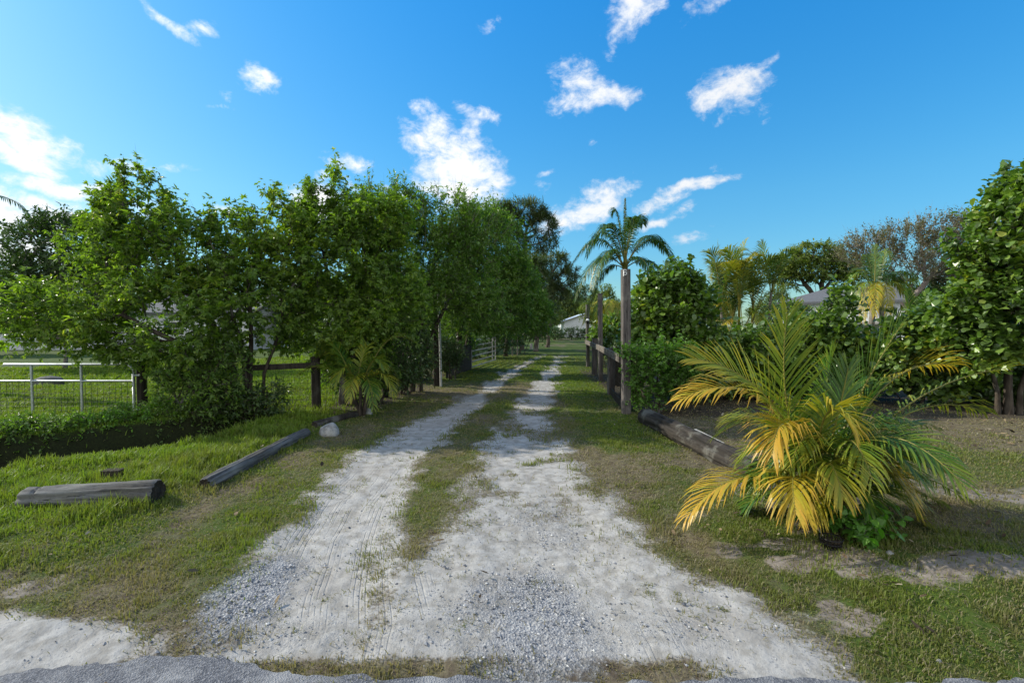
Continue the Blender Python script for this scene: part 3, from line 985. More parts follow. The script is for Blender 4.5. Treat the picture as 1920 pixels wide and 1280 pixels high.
# weeds that hang over the far bank of the ditch
r_ = np.random.default_rng(77)
DW = 'weeds on the bank of the ditch'
wl = ['low leafy weeds on the ditch bank below the wire gate', 'broad patch of weeds at the right end of the ditch', 'weeds trailing into the ditch at the left edge', 'weeds under the twiggy bush at the ditch corner', 'small weed clump on the ditch bank between the two broad patches', 'small weed clump on the ditch bank near the left gate upright']
for i, (px, d, wd_, hh) in enumerate([(150, 7.0, 60, 20), (300, 7.4, 50, 28), (20, 6.3, 60, 18), (395, 7.7, 45, 24), (230, 7.05, 40, 16), (90, 6.6, 40, 14)]):
    pc = gp(px, d)
    w_ = wd_ / F * d
    bl = [(pc[0] + q * w_, pc[1] + q * w_ * .75 - .10 + r_.uniform(-.05, .08), pc[2] - .08 + r_.uniform(-.08, .08), w_ * .45, .24, hh / F * d * .7 + .16) for q in (-.9, -.45, 0, .45, .9)]
    tree('ditch_weed', wl[i], 'weed', pc, [[pc, pc + [0, 0, .12]]], bl, 250, ('leaf_row', 'leaf_vine', 'leaf_row')[i % 3], 'bark', 70 + i, DW, rbase=.012, rtip=.003, twigs=3, twig_len=.14, per=6, L=.05, Wd=.024, zmin=-2, trunk_name='stem', crown_name='foliage', sides=4)

# fallen leaves under the hedges and along the fence
r_ = np.random.default_rng(61)
N = 26000
r = np.exp(r_.uniform(math.log(2.3), math.log(14), N))
a = np.radians(r_.uniform(-62, 62, N))
x, y = r * np.sin(a), r * np.cos(a)
dn = zones(x, y)
k = r_.random(N) < np.clip(.8 * sst(2.3, 3.0, x) * sst(5.4, 7.4, y) + .5 * sst(-1.9, -2.6, x - .06 * (y - 8)) * sst(7.6, 8.6, y) * sst(-6, -4, x) + .06 * sst(1.4, 2.4, x) + .012, 0, 1) * (1 - .9 * dn[0])
x, y = x[k], y[k]
N = len(x)
th = r_.uniform(0, 6.283, N)
d = np.stack([np.cos(th), np.sin(th), r_.normal(.05, .22, N)], -1)
n0 = nrm(np.stack([r_.normal(0, .4, N), r_.normal(0, .4, N), np.ones(N)], -1))
mb = MB()
Ls = np.clip(r_.lognormal(-3.2, .4, N), .012, .09)
put_leaves(mb, np.stack([x, y, gz(x, y) + r_.uniform(.008, .03, N)], -1), d, n0, Ls, Ls * r_.uniform(.3, .6, N), 'oval', .25, -.2)
t = NT('dead_leaf')
M['litter'] = t.out(t.bsdf(t.ramp(t.island(), [(0, (.035, .025, .016)), (.5, (.10, .07, .04)), (.85, (.20, .15, .085)), (1, (.30, .27, .2))]), .8, .2))
tag(mb.build('leaf_litter', M['litter']), 'brown fallen leaves scattered under the hedges and over the verges', 'leaves', None, 'stuff')

# ------------------------------------------------------------------ far trees
def pine(name, label, base, top, lobes, d, n, seed, group=None):
    b = np.asarray(base)
    return tree(name, label, 'pine tree', b, [[b, (b * .5 + np.asarray(top) * .5) + [.15, 0, 0], top]], pxb(d, lobes), n, 'leaf_pine', 'bark_pine', seed, group,
                rbase=.15, rtip=.016, twigs=5, twig_len=.42, per=9, L=.34, Wd=.036, kind='needle', up=.4, hang=.05, shell=.6, zmin=1, power=.6, turn=.5)


PG = 'tall pines beyond the left tree row'
pine('pine_tree', 'tallest pine with an open crown of dark tufts against the cloud', gp(978, 32), W(985, 440, 32), [(985, 400, 42, 24), (955, 415, 30, 26), (1015, 425, 28, 26), (940, 392, 16, 12), (1022, 458, 22, 12), (965, 450, 30, 14), (1036, 440, 12, 14), (990, 470, 30, 10)], 32, 280, 51, PG)
pine('pine_tree', 'broad lower pine right of the tallest, above the gable house', gp(1026, 36), W(1036, 515, 36), [(1030, 500, 40, 26), (1060, 528, 26, 24), (1010, 540, 36, 34), (1040, 556, 30, 20), (1072, 512, 10, 10), (1072, 552, 14, 10)], 36, 330, 52, PG)
pine('pine_tree', 'small dark pine half hidden between the row and the broad pine', gp(1005, 30), W(1003, 530, 30), [(1003, 510, 26, 26), (995, 560, 32, 30), (1016, 580, 22, 20)], 30, 240, 53, PG)

FG = 'trees in the background'
far = tree('background_tree', 'pale green tree in the gap beyond the end of the driveway', 'tree', (0, 0, 0), [[(0, 0, 0), (.1, 0, 1.5), (0, .1, 3)], [(.05, 0, 1.2), (.9, .2, 2.6)], [(0, 0, 1.4), (-.9, -.1, 2.8)]],
           [(0, 0, 4.2, 1.6, 1.5, 1.3), (1.3, .2, 3.3, 1.2, 1.2, 1.0), (-1.4, -.2, 3.4, 1.2, 1.2, 1.1), (.2, -.3, 2.6, 1.6, 1.4, .9), (-.4, .2, 5.3, .8, .8, .7)], 420, 'leaf_far', 'bark', 61, FG,
           rbase=.13, rtip=.012, twigs=4, twig_len=.5, per=8, L=.17, Wd=.075, kind='oval', zmin=1.2)
p = gp(1030, 66); far.location = p; far.scale = (1.0, 1.0, .95)
for px, d, sc, lb in [(1016, 50, .95, 'pale tree behind the foot of the broad pine'), (1128, 46, .95, 'pale green tree behind the tall far fence post'), (1225, 30, .80, 'pale tree behind the middle of the round leaved hedge'),
                      (1275, 36, 1.12, 'rounded green tree right of the tall feather palm'), (1345, 40, .9, 'pale tree behind the clump of upright palms'), (1700, 33, .85, 'green tree right of the grey roofed house'), (1450, 44, .9, 'pale tree left of the umbrella shaped tree'), (1070, 90, 1.5, 'sunlit pale tree showing over the roof of the white gable')]:
    copy_tree(far, gp(px, d), px * .37, sc, lb)
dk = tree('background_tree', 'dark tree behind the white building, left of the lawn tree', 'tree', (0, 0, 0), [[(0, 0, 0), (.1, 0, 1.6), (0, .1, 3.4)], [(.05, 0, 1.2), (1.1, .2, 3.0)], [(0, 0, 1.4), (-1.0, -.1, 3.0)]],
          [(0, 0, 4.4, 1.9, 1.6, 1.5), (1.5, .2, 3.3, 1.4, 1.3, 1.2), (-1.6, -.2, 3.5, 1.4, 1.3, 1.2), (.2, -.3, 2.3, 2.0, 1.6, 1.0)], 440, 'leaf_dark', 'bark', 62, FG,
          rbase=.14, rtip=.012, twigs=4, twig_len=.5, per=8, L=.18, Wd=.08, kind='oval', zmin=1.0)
dk.location = gp(-60, 26)
for px, d, sc, lb in [(330, 36, .95, 'dark tree seen under the branches of the spreading tree'), (560, 34, 1.0, 'dark tree behind the slender leaning tree'), (720, 30, 1.05, 'dark tree behind the dense bushy tree'), (200, 38, 1.0, 'dark tree behind the lawn tree'),
                      (850, 33, 1.1, 'dark tree behind the tree over the bar gate'), (450, 40, 1.0, 'dark tree between the white building and the row'), (612, 43, 1.1, 'dark tree far behind the gap over the small palm'), (668, 39, 1.0, 'dark tree far behind the trunk of the dense bushy tree'), (90, 44, 1.0, 'dark tree far behind the white building, over its roof'), (780, 42, 1.1, 'dark tree far behind the wooden post and pale pipe'), (1800, 30, 1.0, 'dark tree behind the tall round leaved tree'), (1580, 48, .8, 'dark tree under the umbrella shaped crown'), (1905, 34, 1.05, 'dark tree far behind the right edge of the hedge'), (1012, 74, 1.5, 'dark tree far off behind the small dark pine at the lane end'), (1044, 92, 1.7, 'dark tree far off just left of the white gable'), (1098, 96, 1.75, 'dark tree far off directly behind the white gable')]:
    copy_tree(dk, gp(px, d), px * .61, sc, lb)
# a low dark hedge that closes the driveway
hg = 'dark hedge bushes across the end of the driveway'
hb = tree('hedge_bush', 'dark hedge bush in front of the white gable', 'bush', (0, 0, 0), [[(0, 0, 0), (0, 0, .5)], [(.4, 0, 0), (.5, 0, .5)], [(-.4, 0, 0), (-.5, 0, .5)]],
          [(0, 0, .7, 1.1, .7, .55), (.8, .1, .55, .8, .6, .5), (-.8, 0, .6, .8, .6, .5)], 130, 'leaf_dark', 'bark', 63, hg, rbase=.04, rtip=.01, twigs=3, twig_len=.3, per=7, L=.14, Wd=.06, kind='oval', zmin=.05, trunk_name='stem', crown_name='foliage')
hb.location = gp(1080, 58); hb.scale = (1.35, 1.35, 1.2)
for px, d, sc, lb in [(1000, 50, 1.2, 'dark hedge bush below the small dark pine'), (1040, 57, 1.3, 'dark hedge bush left of the white gable'), (1122, 56, 1.3, 'dark hedge bush behind the far fence post')]:
    copy_tree(hb, gp(px, d), px * .5, sc, lb)

# the umbrella-shaped tree and the bare twiggy one, on the right
b = gp(1530, 46)
tree('umbrella_tree', 'umbrella shaped tree with a wide rounded crown behind the grey roof', 'tree', b, [[b, W(1530, 570, 46), W(1528, 530, 46)], [W(1530, 560, 46), W(1500, 520, 46)], [W(1530, 560, 46), W(1565, 520, 46)]],
     pxb(46, [(1530, 478, 52, 20), (1490, 500, 36, 22), (1572, 500, 40, 24), (1530, 505, 60, 22), (1478, 525, 26, 16), (1590, 530, 24, 18)]), 620, 'leaf_far', 'bark', 64, FG,
     rbase=.30, rtip=.015, twigs=4, twig_len=.7, per=8, L=.24, Wd=.11, kind='oval', shell=.6, zmin=2)
b = gp(1700, 30)
tree('bare_tree', 'wide greyish tree of thin nearly bare twigs on the right', 'tree', b, [[b, W(1700, 570, 30), W(1700, 510, 30)], [W(1700, 580, 30), W(1640, 500, 30)], [W(1700, 570, 30), W(1770, 490, 30)]],
     pxb(30, [(1640, 466, 50, 26), (1700, 455, 55, 30), (1765, 440, 50, 32), (1815, 446, 50, 38), (1600, 480, 26, 22), (1690, 505, 80, 30), (1790, 500, 60, 40)]), 600, 'leaf_twig', 'twig_grey', 65, FG,
     rbase=.18, rtip=.008, twigs=6, twig_len=.8, per=7, L=.13, Wd=.06, kind='oval', up=.9, hang=-.1, zmin=2, jit=.8, bare=420, bare_len=1.5)

# ------------------------------------------------------------------ the round-leaved hedge on the right
CG = 'round leaved hedge bushes along the right side'
ck = dict(kind='round', L=.108, Wd=.083, twig_len=.30, per=6, twigs=3, hang=.02, up=.5, shoots=14, shoot_len=.4)
bush('hedge_bush', 'tall round leaved bush behind the tall wooden post', 'bush', 1285, 9.6, [(1262, 600, 52, 62), (1285, 540, 28, 32), (1300, 675, 55, 60), (1222, 590, 36, 55), (1215, 640, 40, 50), (1310, 610, 30, 40), (1236, 548, 28, 26), (1300, 560, 30, 30)], 600, 'leaf_clusia', 81, CG, rbase=.045, **ck)
bush('hedge_bush', 'round leaved bush below the clump of upright palms', 'bush', 1400, 10.2, [(1385, 672, 60, 40), (1440, 662, 52, 40), (1495, 648, 36, 30), (1350, 698, 45, 42), (1415, 705, 60, 36)], 430, 'leaf_clusia', 82, CG, **{**ck, 'shoots': 4})
bush('hedge_bush', 'round leaved bush with one tall shoot in front of the grey roof', 'bush', 1545, 10.0, [(1545, 632, 56, 34), (1574, 588, 14, 28), (1577, 560, 7, 14), (1500, 668, 60, 42), (1600, 668, 50, 36), (1545, 702, 80, 38), (1505, 622, 26, 20)], 540, 'leaf_clusia', 83, CG, **{**ck, 'shoots': 3})
bush('hedge_bush', 'low round leaved bush between the fan of fronds and the tall tree', 'bush', 1715, 9.4, [(1700, 650, 60, 40), (1760, 630, 55, 50), (1660, 690, 50, 40), (1740, 700, 70, 40), (1810, 690, 50, 45)], 480, 'leaf_clusia', 84, CG, **ck)
b = gp(1895, 8.4)
tree('round_leaved_tree', 'tall round leaved tree at the right edge with reddish shoots on top', 'tree', b, [[b, W(1890, 680, 8.4), W(1885, 560, 8.4), W(1890, 440, 8.4)], [b + [-.15, .05, 0], W(1850, 650, 8.4), W(1820, 560, 8.4)], [b + [.2, 0, 0], W(1930, 640, 8.4), W(1945, 500, 8.4)]],
     pxb(8.4, [(1872, 430, 42, 42), (1905, 375, 22, 34), (1872, 500, 56, 55), (1822, 572, 46, 42), (1885, 600, 90, 75), (1800, 470, 10, 16), (1960, 480, 60, 110), (1835, 640, 60, 46), (1915, 340, 9, 16), (1836, 492, 22, 20)]),
     900, 'leaf_clusia', 'bark', 85, CG, rbase=.06, rtip=.005, kind='round', L=.112, Wd=.086, twig_len=.30, per=6, twigs=3, hang=.02, up=.4, zmin=.4, shoots=36, shoot_len=.42)
bush('shrub', 'leafy shrub between the palm clump and the grey roofed house', 'shrub', 1488, 15, [(1470, 598, 34, 28), (1512, 604, 28, 24), (1490, 640, 50, 36)], 260, 'leaf_clusia', 78, None, kind='oval', L=.13, Wd=.06, twig_len=.32, per=6, twigs=3)
bush('vine_bush', 'bright small leaved creeper bush growing over the foot of the tall post', 'bush', 1240, 8.35, [(1235, 690, 48, 42), (1198, 690, 24, 36), (1272, 715, 36, 34), (1215, 735, 34, 22), (1280, 680, 30, 30), (1176, 672, 9, 16, -.12, .12)], 420, 'leaf_vine', 86, None, kind='lance', L=.06, Wd=.026, palm=4, per=4, twig_len=.18, hang=.3, shoots=40, shoot_len=.34)
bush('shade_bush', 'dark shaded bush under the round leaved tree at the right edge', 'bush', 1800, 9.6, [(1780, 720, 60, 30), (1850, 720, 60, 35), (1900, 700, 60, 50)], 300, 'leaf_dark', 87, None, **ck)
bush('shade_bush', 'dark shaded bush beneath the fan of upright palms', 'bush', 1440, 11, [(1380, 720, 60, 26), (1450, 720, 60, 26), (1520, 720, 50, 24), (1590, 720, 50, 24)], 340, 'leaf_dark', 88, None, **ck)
bush('shrub', 'broad leaved young shrub behind the wooden rail', 'shrub', 1142, 17.6, [(1140, 628, 22, 22), (1156, 622, 18, 26), (1126, 630, 12, 16)], 80, 'leaf_clusia', 89, 'shrubs behind the wooden rail', kind='oval', L=.24, Wd=.10, twig_len=.3, per=5, twigs=3)
bush('shrub', 'dark low shrub between the rail and the tall post', 'shrub', 1156, 13.6, [(1156, 652, 18, 16), (1148, 648, 10, 14)], 70, 'leaf_dark', 90, 'shrubs behind the wooden rail', kind='oval', L=.14, Wd=.07, twig_len=.2, per=5, twigs=3)


# ------------------------------------------------------------------ palms
def frond_mb(P0, P1, P2, n=34, ll=.4, lw=.026, vee=.5, hang=.35, roll=0.0, yel=.2, yt=.15, r_=None, bare=.16, thick=.011, ang0=1.0, ang1=.42):
    r_ = r_ or np.random.default_rng(3)
    P0, P1, P2 = [np.asarray(q, float) for q in (P0, P1, P2)]
    u = np.linspace(0, 1, 22)[:, None]
    c = (1 - u) ** 2 * P0 + 2 * u * (1 - u) * P1 + u * u * P2
    mb = MB()
    tube(mb, c, np.linspace(thick, thick * .22, 22), 5, 1, at=yel * .8)
    s = np.sort(np.concatenate([np.linspace(bare, .995, n)] * 2) + r_.uniform(-.006, .006, 2 * n)).clip(bare, .999)
    side = np.tile([1.0, -1.0], n)
    p = (1 - s[:, None]) ** 2 * P0 + 2 * s[:, None] * (1 - s[:, None]) * P1 + s[:, None] ** 2 * P2
    t = nrm(2 * (1 - s[:, None]) * (P1 - P0) + 2 * s[:, None] * (P2 - P1))
    up = np.array([0, 0, 1.0])
    horiz = nrm(np.cross(P2 - P0 + 1e-6, up + 1e-4))
    sd = nrm(horiz - t * (horiz * t).sum(-1, keepdims=True))
    nn = np.cross(sd, t)
    nn = np.where(nn[:, 2:3] < -0.5, -nn, nn)
    if roll:
        sd, nn = sd * math.cos(roll) + nn * math.sin(roll), nn * math.cos(roll) - sd * math.sin(roll)
    q = (s - bare) / (1 - bare)
    prof = np.clip(.55 + 1.25 * q - 1.45 * q * q, .18, 1) * r_.uniform(.86, 1.08, len(s))
    L = ll * prof
    ang = (ang0 + (ang1 - ang0) * q) + r_.normal(0, .06, len(s))
    v = vee + r_.normal(0, .10, len(s))
    d0 = nrm(t * np.cos(ang)[:, None] + (sd * side[:, None] * np.cos(v)[:, None] + nn * np.sin(v)[:, None]) * np.sin(ang)[:, None])
    g = np.array([0, 0, -1.0])
    hg_ = (hang * r_.uniform(.6, 1.4, len(s)))[:, None]
    d1 = nrm(d0 + g * hg_ * .55)
    d2 = nrm(d0 + g * hg_ * 1.7)
    a = p
    b = a + d0 * (L * .34)[:, None]
    c1 = b + d1 * (L * .36)[:, None]
    e = c1 + d2 * (L * .34)[:, None]
    wv = nrm(np.cross(d0, nn)) * (lw * (.55 + .45 * prof))[:, None]
    V = np.stack([a - wv * .25, a + wv * .25, b + wv * .5, b - wv * .5, c1 + wv * .42, c1 - wv * .42, e], 1).reshape(-1, 3)
    i = np.arange(len(s))[:, None] * 7
    y = yel + yt * q + r_.normal(0, .05, len(s))
    tipy = np.clip(np.stack([y, y, y, y, y + yt * .4, y + yt * .4, y + yt * 1.1], 1), 0, .9).ravel()
    mb.add(V, np.concatenate([i + [[0, 1, 2, 3]], i + [[3, 2, 4, 5]]]), 0, tipy)
    mb.add(np.zeros((0, 3)), np.zeros((0, 3), int))
    mb.f.append(i + mb.n * 0 + (mb.n - len(V)) + np.array([[5, 4, 6]])); mb.mi.append(np.zeros(len(s), int))
    # the two quad blocks above were offset by add(); the triangle block is offset here
    return mb


def frond(parent, P0, P1, P2, **k):
    return frond_mb(P0, P1, P2, **k).build('frond', [M['frond'], M['frond_stem']], parent, attr='yel')


def stem(parent, pts, r0, r1, mat='bark_pale', n=9, name='stem'):
    mb = MB()
    pts = np.asarray(pts, float)
    k = 14
    u = np.linspace(0, 1, len(pts))
    uu = np.linspace(0, 1, k)
    c = np.stack([np.interp(uu, u, pts[:, i]) for i in range(3)], -1)
    rr = np.linspace(r0, r1, k) * (1 + .05 * np.sin(np.arange(k) * 2.4))
    tube(mb, c, rr, n)
    return mb.build(name, M[mat], parent, smooth=True)


# the yellow-green clump in the foreground
r_ = np.random.default_rng(91)
D = 3.62
pb = G(1545, 978)
pb[2] = float(gz(pb[0], pb[1])) - .03
palm_c = pb.copy()
palm = thing('areca_palm', 'bushy palm with orange and yellow green fronds in the right foreground', 'palm', pb)
for i in range(9):
    a = r_.uniform(0, 6.28)
    q = pb + np.array([math.cos(a), math.sin(a), 0]) * r_.uniform(.03, .14)
    e = q + np.array([math.cos(a) * .10, math.sin(a) * .10, r_.uniform(.35, .75)])
    stem(palm, [q, (q + e) / 2 + r_.normal(0, .015, 3), e], .022, .012, 'frond_stem', 7)
FR = [  # start, bend, tip in the photograph with their distance; kind of green; leaflet length
    ((1525, 905, 0), (1450, 770, .05), (1476, 590, .10), .26, .18, .40, .35, .20, 1.25),
    ((1520, 900, 0), (1452, 690, -.05), (1300, 672, -.05), .36, .22, .36, .35, .22, .9),
    ((1518, 910, -.05), (1440, 660, -.1), (1278, 748, -.15), .60, .22, .34, .35, .55, .4),
    ((1530, 910, -.05), (1465, 715, -.25), (1448, 850, -.45), .70, .20, .34, .25, .7, 0),
    ((1532, 910, -.05), (1530, 700, -.25), (1600, 800, -.40), .42, .20, .34, .25, .7, 0),
    ((1545, 900, .05), (1600, 740, .15), (1692, 606, .25), .12, .10, .44, .35, .25, 1.15),
    ((1560, 905, .05), (1640, 660, .25), (1785, 684, .35), .46, .26, .40, .35, .45, .7),
    ((1562, 905, .10), (1690, 715, .35), (1885, 690, .50), .26, .15, .40, .3, .25, .6),
    ((1562, 915, .05), (1690, 715, .2), (1842, 770, .3), .28, .20, .38, .3, .55, .5),
    ((1520, 950, -.08), (1400, 830, -.2), (1290, 965, -.35), .66, .22, .34, .3, .6, 0),
    ((1530, 945, -.10), (1470, 830, -.35), (1492, 960, -.60), .56, .22, .34, .3, .75, 0),
    ((1540, 940, -.10), (1545, 800, -.35), (1580, 930, -.60), .40, .25, .32, .3, .7, 0),
    ((1558, 935, -.05), (1625, 800, -.2), (1712, 940, -.40), .56, .22, .36, .3, .7, 0),
    ((1565, 940, .02), (1655, 820, .0), (1775, 872, .05), .32, .18, .38, .25, .6, 0),
    ((1568, 960, 0), (1660, 860, -.1), (1745, 1000, -.15), .30, .2, .36, .25, .8, 0),
    ((1562, 950, .1), (1680, 840, .3), (1800, 930, .4), .20, .12, .36, .25, .7, 0),
    ((1540, 890, 0), (1575, 770, -.05), (1590, 690, -.08), .08, .06, .32, .4, .3, 1.0),
    ((1520, 955, -.05), (1440, 840, -.15), (1415, 905, -.28), .18, .15, .32, .3, .65, 0),
    ((1550, 910, .1), (1600, 770, .25), (1690, 850, .40), .04, .06, .38, .3, .65, 0),
    ((1545, 900, .1), (1540, 740, .25), (1560, 670, .35), .14, .1, .38, .35, .3, 1.2),
    ((1525, 900, .1), (1440, 760, .3), (1370, 790, .45), .30, .2, .34, .35, .55, 0),
    ((1535, 900, .1), (1490, 760, .35), (1440, 830, .55), .15, .1, .34, .35, .6, 0),
    ((1552, 950, -.02), (1600, 860, -.2), (1640, 960, -.40), .10, .1, .32, .3, .7, 0),
    ((1525, 950, .05), (1450, 880, .1), (1390, 960, .1), .10, .1, .30, .3, .7, 0),
    ((1560, 930, .15), (1640, 760, .4), (1740, 800, .6), .16, .1, .40, .3, .5, 0),
    ((1550, 940, -.02), (1580, 800, -.1), (1680, 900, -.1), .12, .1, .36, .3, .7, .2),
    ((1535, 940, .02), (1500, 790, -.1), (1540, 900, -.3), .16, .2, .32, .3, .7, 0),
    ((1530, 930, .1), (1460, 800, .2), (1395, 855, .25), .24, .2, .32, .3, .6, 0),
    ((1555, 930, .1), (1640, 800, .3), (1760, 880, .45), .24, .14, .38, .3, .6, 0),
    ((1550, 920, .05), (1610, 760, .1), (1650, 730, .15), .08, .08, .36, .4, .35, .5),
    ((1545, 930, .2), (1560, 780, .5), (1600, 720, .7), .08, .08, .40, .4, .4, 0),
    ((1560, 950, .1), (1650, 880, .2), (1760, 940, .3), .16, .12, .34, .25, .7, 0),
    ((1548, 960, -.04), (1540, 870, -.25), (1520, 965, -.4), .45, .2, .30, .3, .7, 0),
]
for s0, s1, s2, ye, yt, ll, ve, hg_, ro in FR:
    frond(palm, W(s0[0], s0[1], D + s0[2]), W(s1[0], s1[1], D + s1[2]), W(s2[0], s2[1], D + s2[2]), n=38, ll=ll * 1.28, lw=.0175, vee=ve, hang=hg_ * .85, ang0=.95, ang1=.36, roll=ro, yel=ye * (.98 if ye > .4 else .78), yt=yt * .9, r_=r_)

for k in range(16):
    a = k / 16 * 6.283 + r_.uniform(-.25, .25)
    rr, zz = r_.uniform(.45, .85), r_.uniform(.10, .75)
    q0 = palm_c + np.array([math.cos(a), math.sin(a), 0]) * .08 + [0, 0, r_.uniform(.25, .5)]
    frond(palm, q0, q0 + np.array([math.cos(a) * rr * .45, math.sin(a) * rr * .45, zz * .8 + .12]), q0 + np.array([math.cos(a) * rr, math.sin(a) * rr, zz * .55 - .18]), n=32, ll=.38, lw=.017, vee=.3, hang=.55, roll=r_.uniform(-.5, .5), ang0=.95, ang1=.4, yel=r_.choice([.03, .08, .14, .22, .34]), yt=.16, r_=r_)

# the shaded small palm on the left
D = 8.1
pb = gp(672, D)
lp = thing('areca_palm', 'small shaded palm with arching fronds beside the left fence', 'palm', pb)
for i in range(4):
    q = pb + r_.normal(0, .07, 3) * [1, 1, 0]
    stem(lp, [q, q + [r_.normal(0, .05), 0, .35], q + [r_.normal(0, .1), 0, .75]], .035, .02, 'bark', 7)
for tx_, ty_, bx_, by_, dz, ye, ll in [(560, 702, 610, 660, .1, .18, .32), (628, 720, 650, 650, -.5, .22, .34), (655, 748, 668, 670, -.7, .34, .34), (700, 762, 690, 670, -.7, .14, .36), (738, 742, 720, 660, -.4, .36, .34), (748, 715, 730, 650, .2, .10, .36),
                                       (775, 640, 715, 600, .3, .2, .38), (690, 650, 680, 650, .3, .3, .34), (596, 672, 640, 630, .4, .16, .36), (720, 690, 700, 640, -.3, .2, .34), (610, 640, 640, 640, .2, .12, .34), (705, 735, 690, 690, -.5, .05, .3)]:
    frond(lp, W(672 + r_.uniform(-8, 8), 735, D), W(bx_, by_, D + dz * .4), W(tx_, ty_, D + dz), n=28, ll=ll * 1.1, lw=.022, vee=.3, hang=.5, yel=ye - .02, yt=.12, r_=r_)

# the tall feather palm behind the tall post
D = 14
pb = gp(1174, D)
qp = thing('feather_palm', 'tall feathery palm whose dark drooping crown stands above the tall wooden post', 'palm', pb)
top = W(1172, 512, D)
stem(qp, [pb, (pb + top) / 2, top], .14, .10, 'bark_pale', 10, 'trunk')
stem(qp, [top, top + [0, 0, .35], top + [0, 0, .8]], .095, .03, 'frond_stem', 8, 'crown_shaft')
for bx_, by_, tx_, ty_, dz, ll in [(1172, 430, 1172, 372, 0, .10), (1125, 395, 1068, 505, .2, .52), (1118, 440, 1078, 560, -.6, .5), (1135, 380, 1100, 480, .8, .5), (1150, 395, 1128, 430, -.9, .5), (1190, 370, 1205, 420, .9, .5), (1158, 370, 1150, 400, .2, .42),
                                   (1225, 395, 1268, 500, .2, .52), (1232, 450, 1272, 575, -.3, .5), (1215, 400, 1245, 470, 1.0, .5), (1205, 440, 1235, 560, -1.0, .5), (1130, 470, 1098, 600, .6, .46), (1186, 380, 1188, 420, -.5, .4), (1140, 420, 1110, 540, -1.0, .5)]:
    frond(qp, top + [r_.normal(0, .03), r_.normal(0, .03), .12], W(bx_, by_, D + dz * .6), W(tx_, ty_, D + dz), n=76, ll=ll * 1.2, lw=.03, vee=.15, hang=1.3, yel=.02, yt=.06, r_=r_, thick=.02, ang0=1.15, ang1=.6)

# the drooping palm farther back beside the rail
D = 21
pb = gp(1150, D)
dp = thing('drooping_palm', 'yellow green drooping palm behind the shrubs and the wooden rail', 'palm', pb)
top = W(1148, 580, D)
stem(dp, [pb, (pb + top) / 2, top], .16, .12, 'bark_pale', 9, 'trunk')
for k in range(15):
    a = k / 15 * 6.28 + r_.uniform(-.2, .2)
    rr = r_.uniform(.9, 1.5)
    frond(dp, top, top + np.array([math.cos(a) * rr * .7, math.sin(a) * rr * .7, r_.uniform(.5, 1.1)]), top + np.array([math.cos(a) * rr, math.sin(a) * rr, r_.uniform(-1.3, -.2)]), n=34, ll=.6, lw=.04, vee=.1, hang=1.4, yel=r_.uniform(.15, .5), yt=.1, r_=r_, thick=.022)

# the clump of upright palms behind the hedge
D = 12
pb = gp(1400, D)
ac = thing('palm_clump', 'clump of upright palms with several ringed stems above the hedge', 'palm', pb)
for ax_, ay_, d_ in [(1350, 572, -.2), (1386, 566, -.4), (1412, 570, .3), (1446, 548, .1), (1372, 598, .4)]:
    q = pb + np.array([(ax_ - 1400) / F * D * .45, r_.uniform(-.2, .2), 0])
    t_ = W(ax_, ay_, D + d_)
    stem(ac, [q, (q + t_) / 2 + [(ax_ - 1400) * .0015, 0, 0], t_], .05, .03, 'frond_stem' if ax_ in (1386, 1412) else 'bark_pale', 8)
    for k in range(7):
        a = r_.uniform(0, 6.28)
        rr = r_.uniform(.35, 1.0)
        zz = r_.uniform(.85, 1.55) * (1.25 - .45 * rr)
        frond(ac, t_ - [0, 0, .15], t_ + np.array([math.cos(a) * rr * .22, math.sin(a) * rr * .22, zz * .95]), t_ + np.array([math.cos(a) * rr, math.sin(a) * rr, zz * .92]), n=38, ll=.50, lw=.022, vee=.3, hang=.5, yel=r_.choice([.02, .08, .15, .3]), yt=.2, r_=r_, roll=r_.uniform(-.6, .6))
for tx_, ty_, bx_, by_, dz, ye in [(1335, 520, 1340, 470, 0, .3), (1345, 455, 1352, 500, .2, .15), (1398, 452, 1380, 490, 0, .3), (1330, 590, 1345, 540, -.5, .35), (1345, 625, 1360, 585, -.9, .5), (1420, 600, 1420, 560, -.6, .2), (1462, 560, 1440, 520, -.3, .2),
                                   (1470, 470, 1440, 500, .1, .15), (1428, 455, 1445, 490, .1, .1), (1345, 640, 1365, 610, -1.0, .7), (1470, 600, 1440, 560, -.5, .1), (1385, 640, 1390, 590, -.9, .15), (1310, 560, 1330, 510, -.2, .25), (1500, 545, 1470, 520, .3, .1)]:
    frond(ac, W(1390 + (tx_ - 1390) * .25, 610, D), W(bx_, by_, D + dz * .5), W(tx_, ty_, D + dz), n=32, ll=.5, lw=.024, vee=.3, hang=.6, yel=ye, yt=.2, r_=r_)

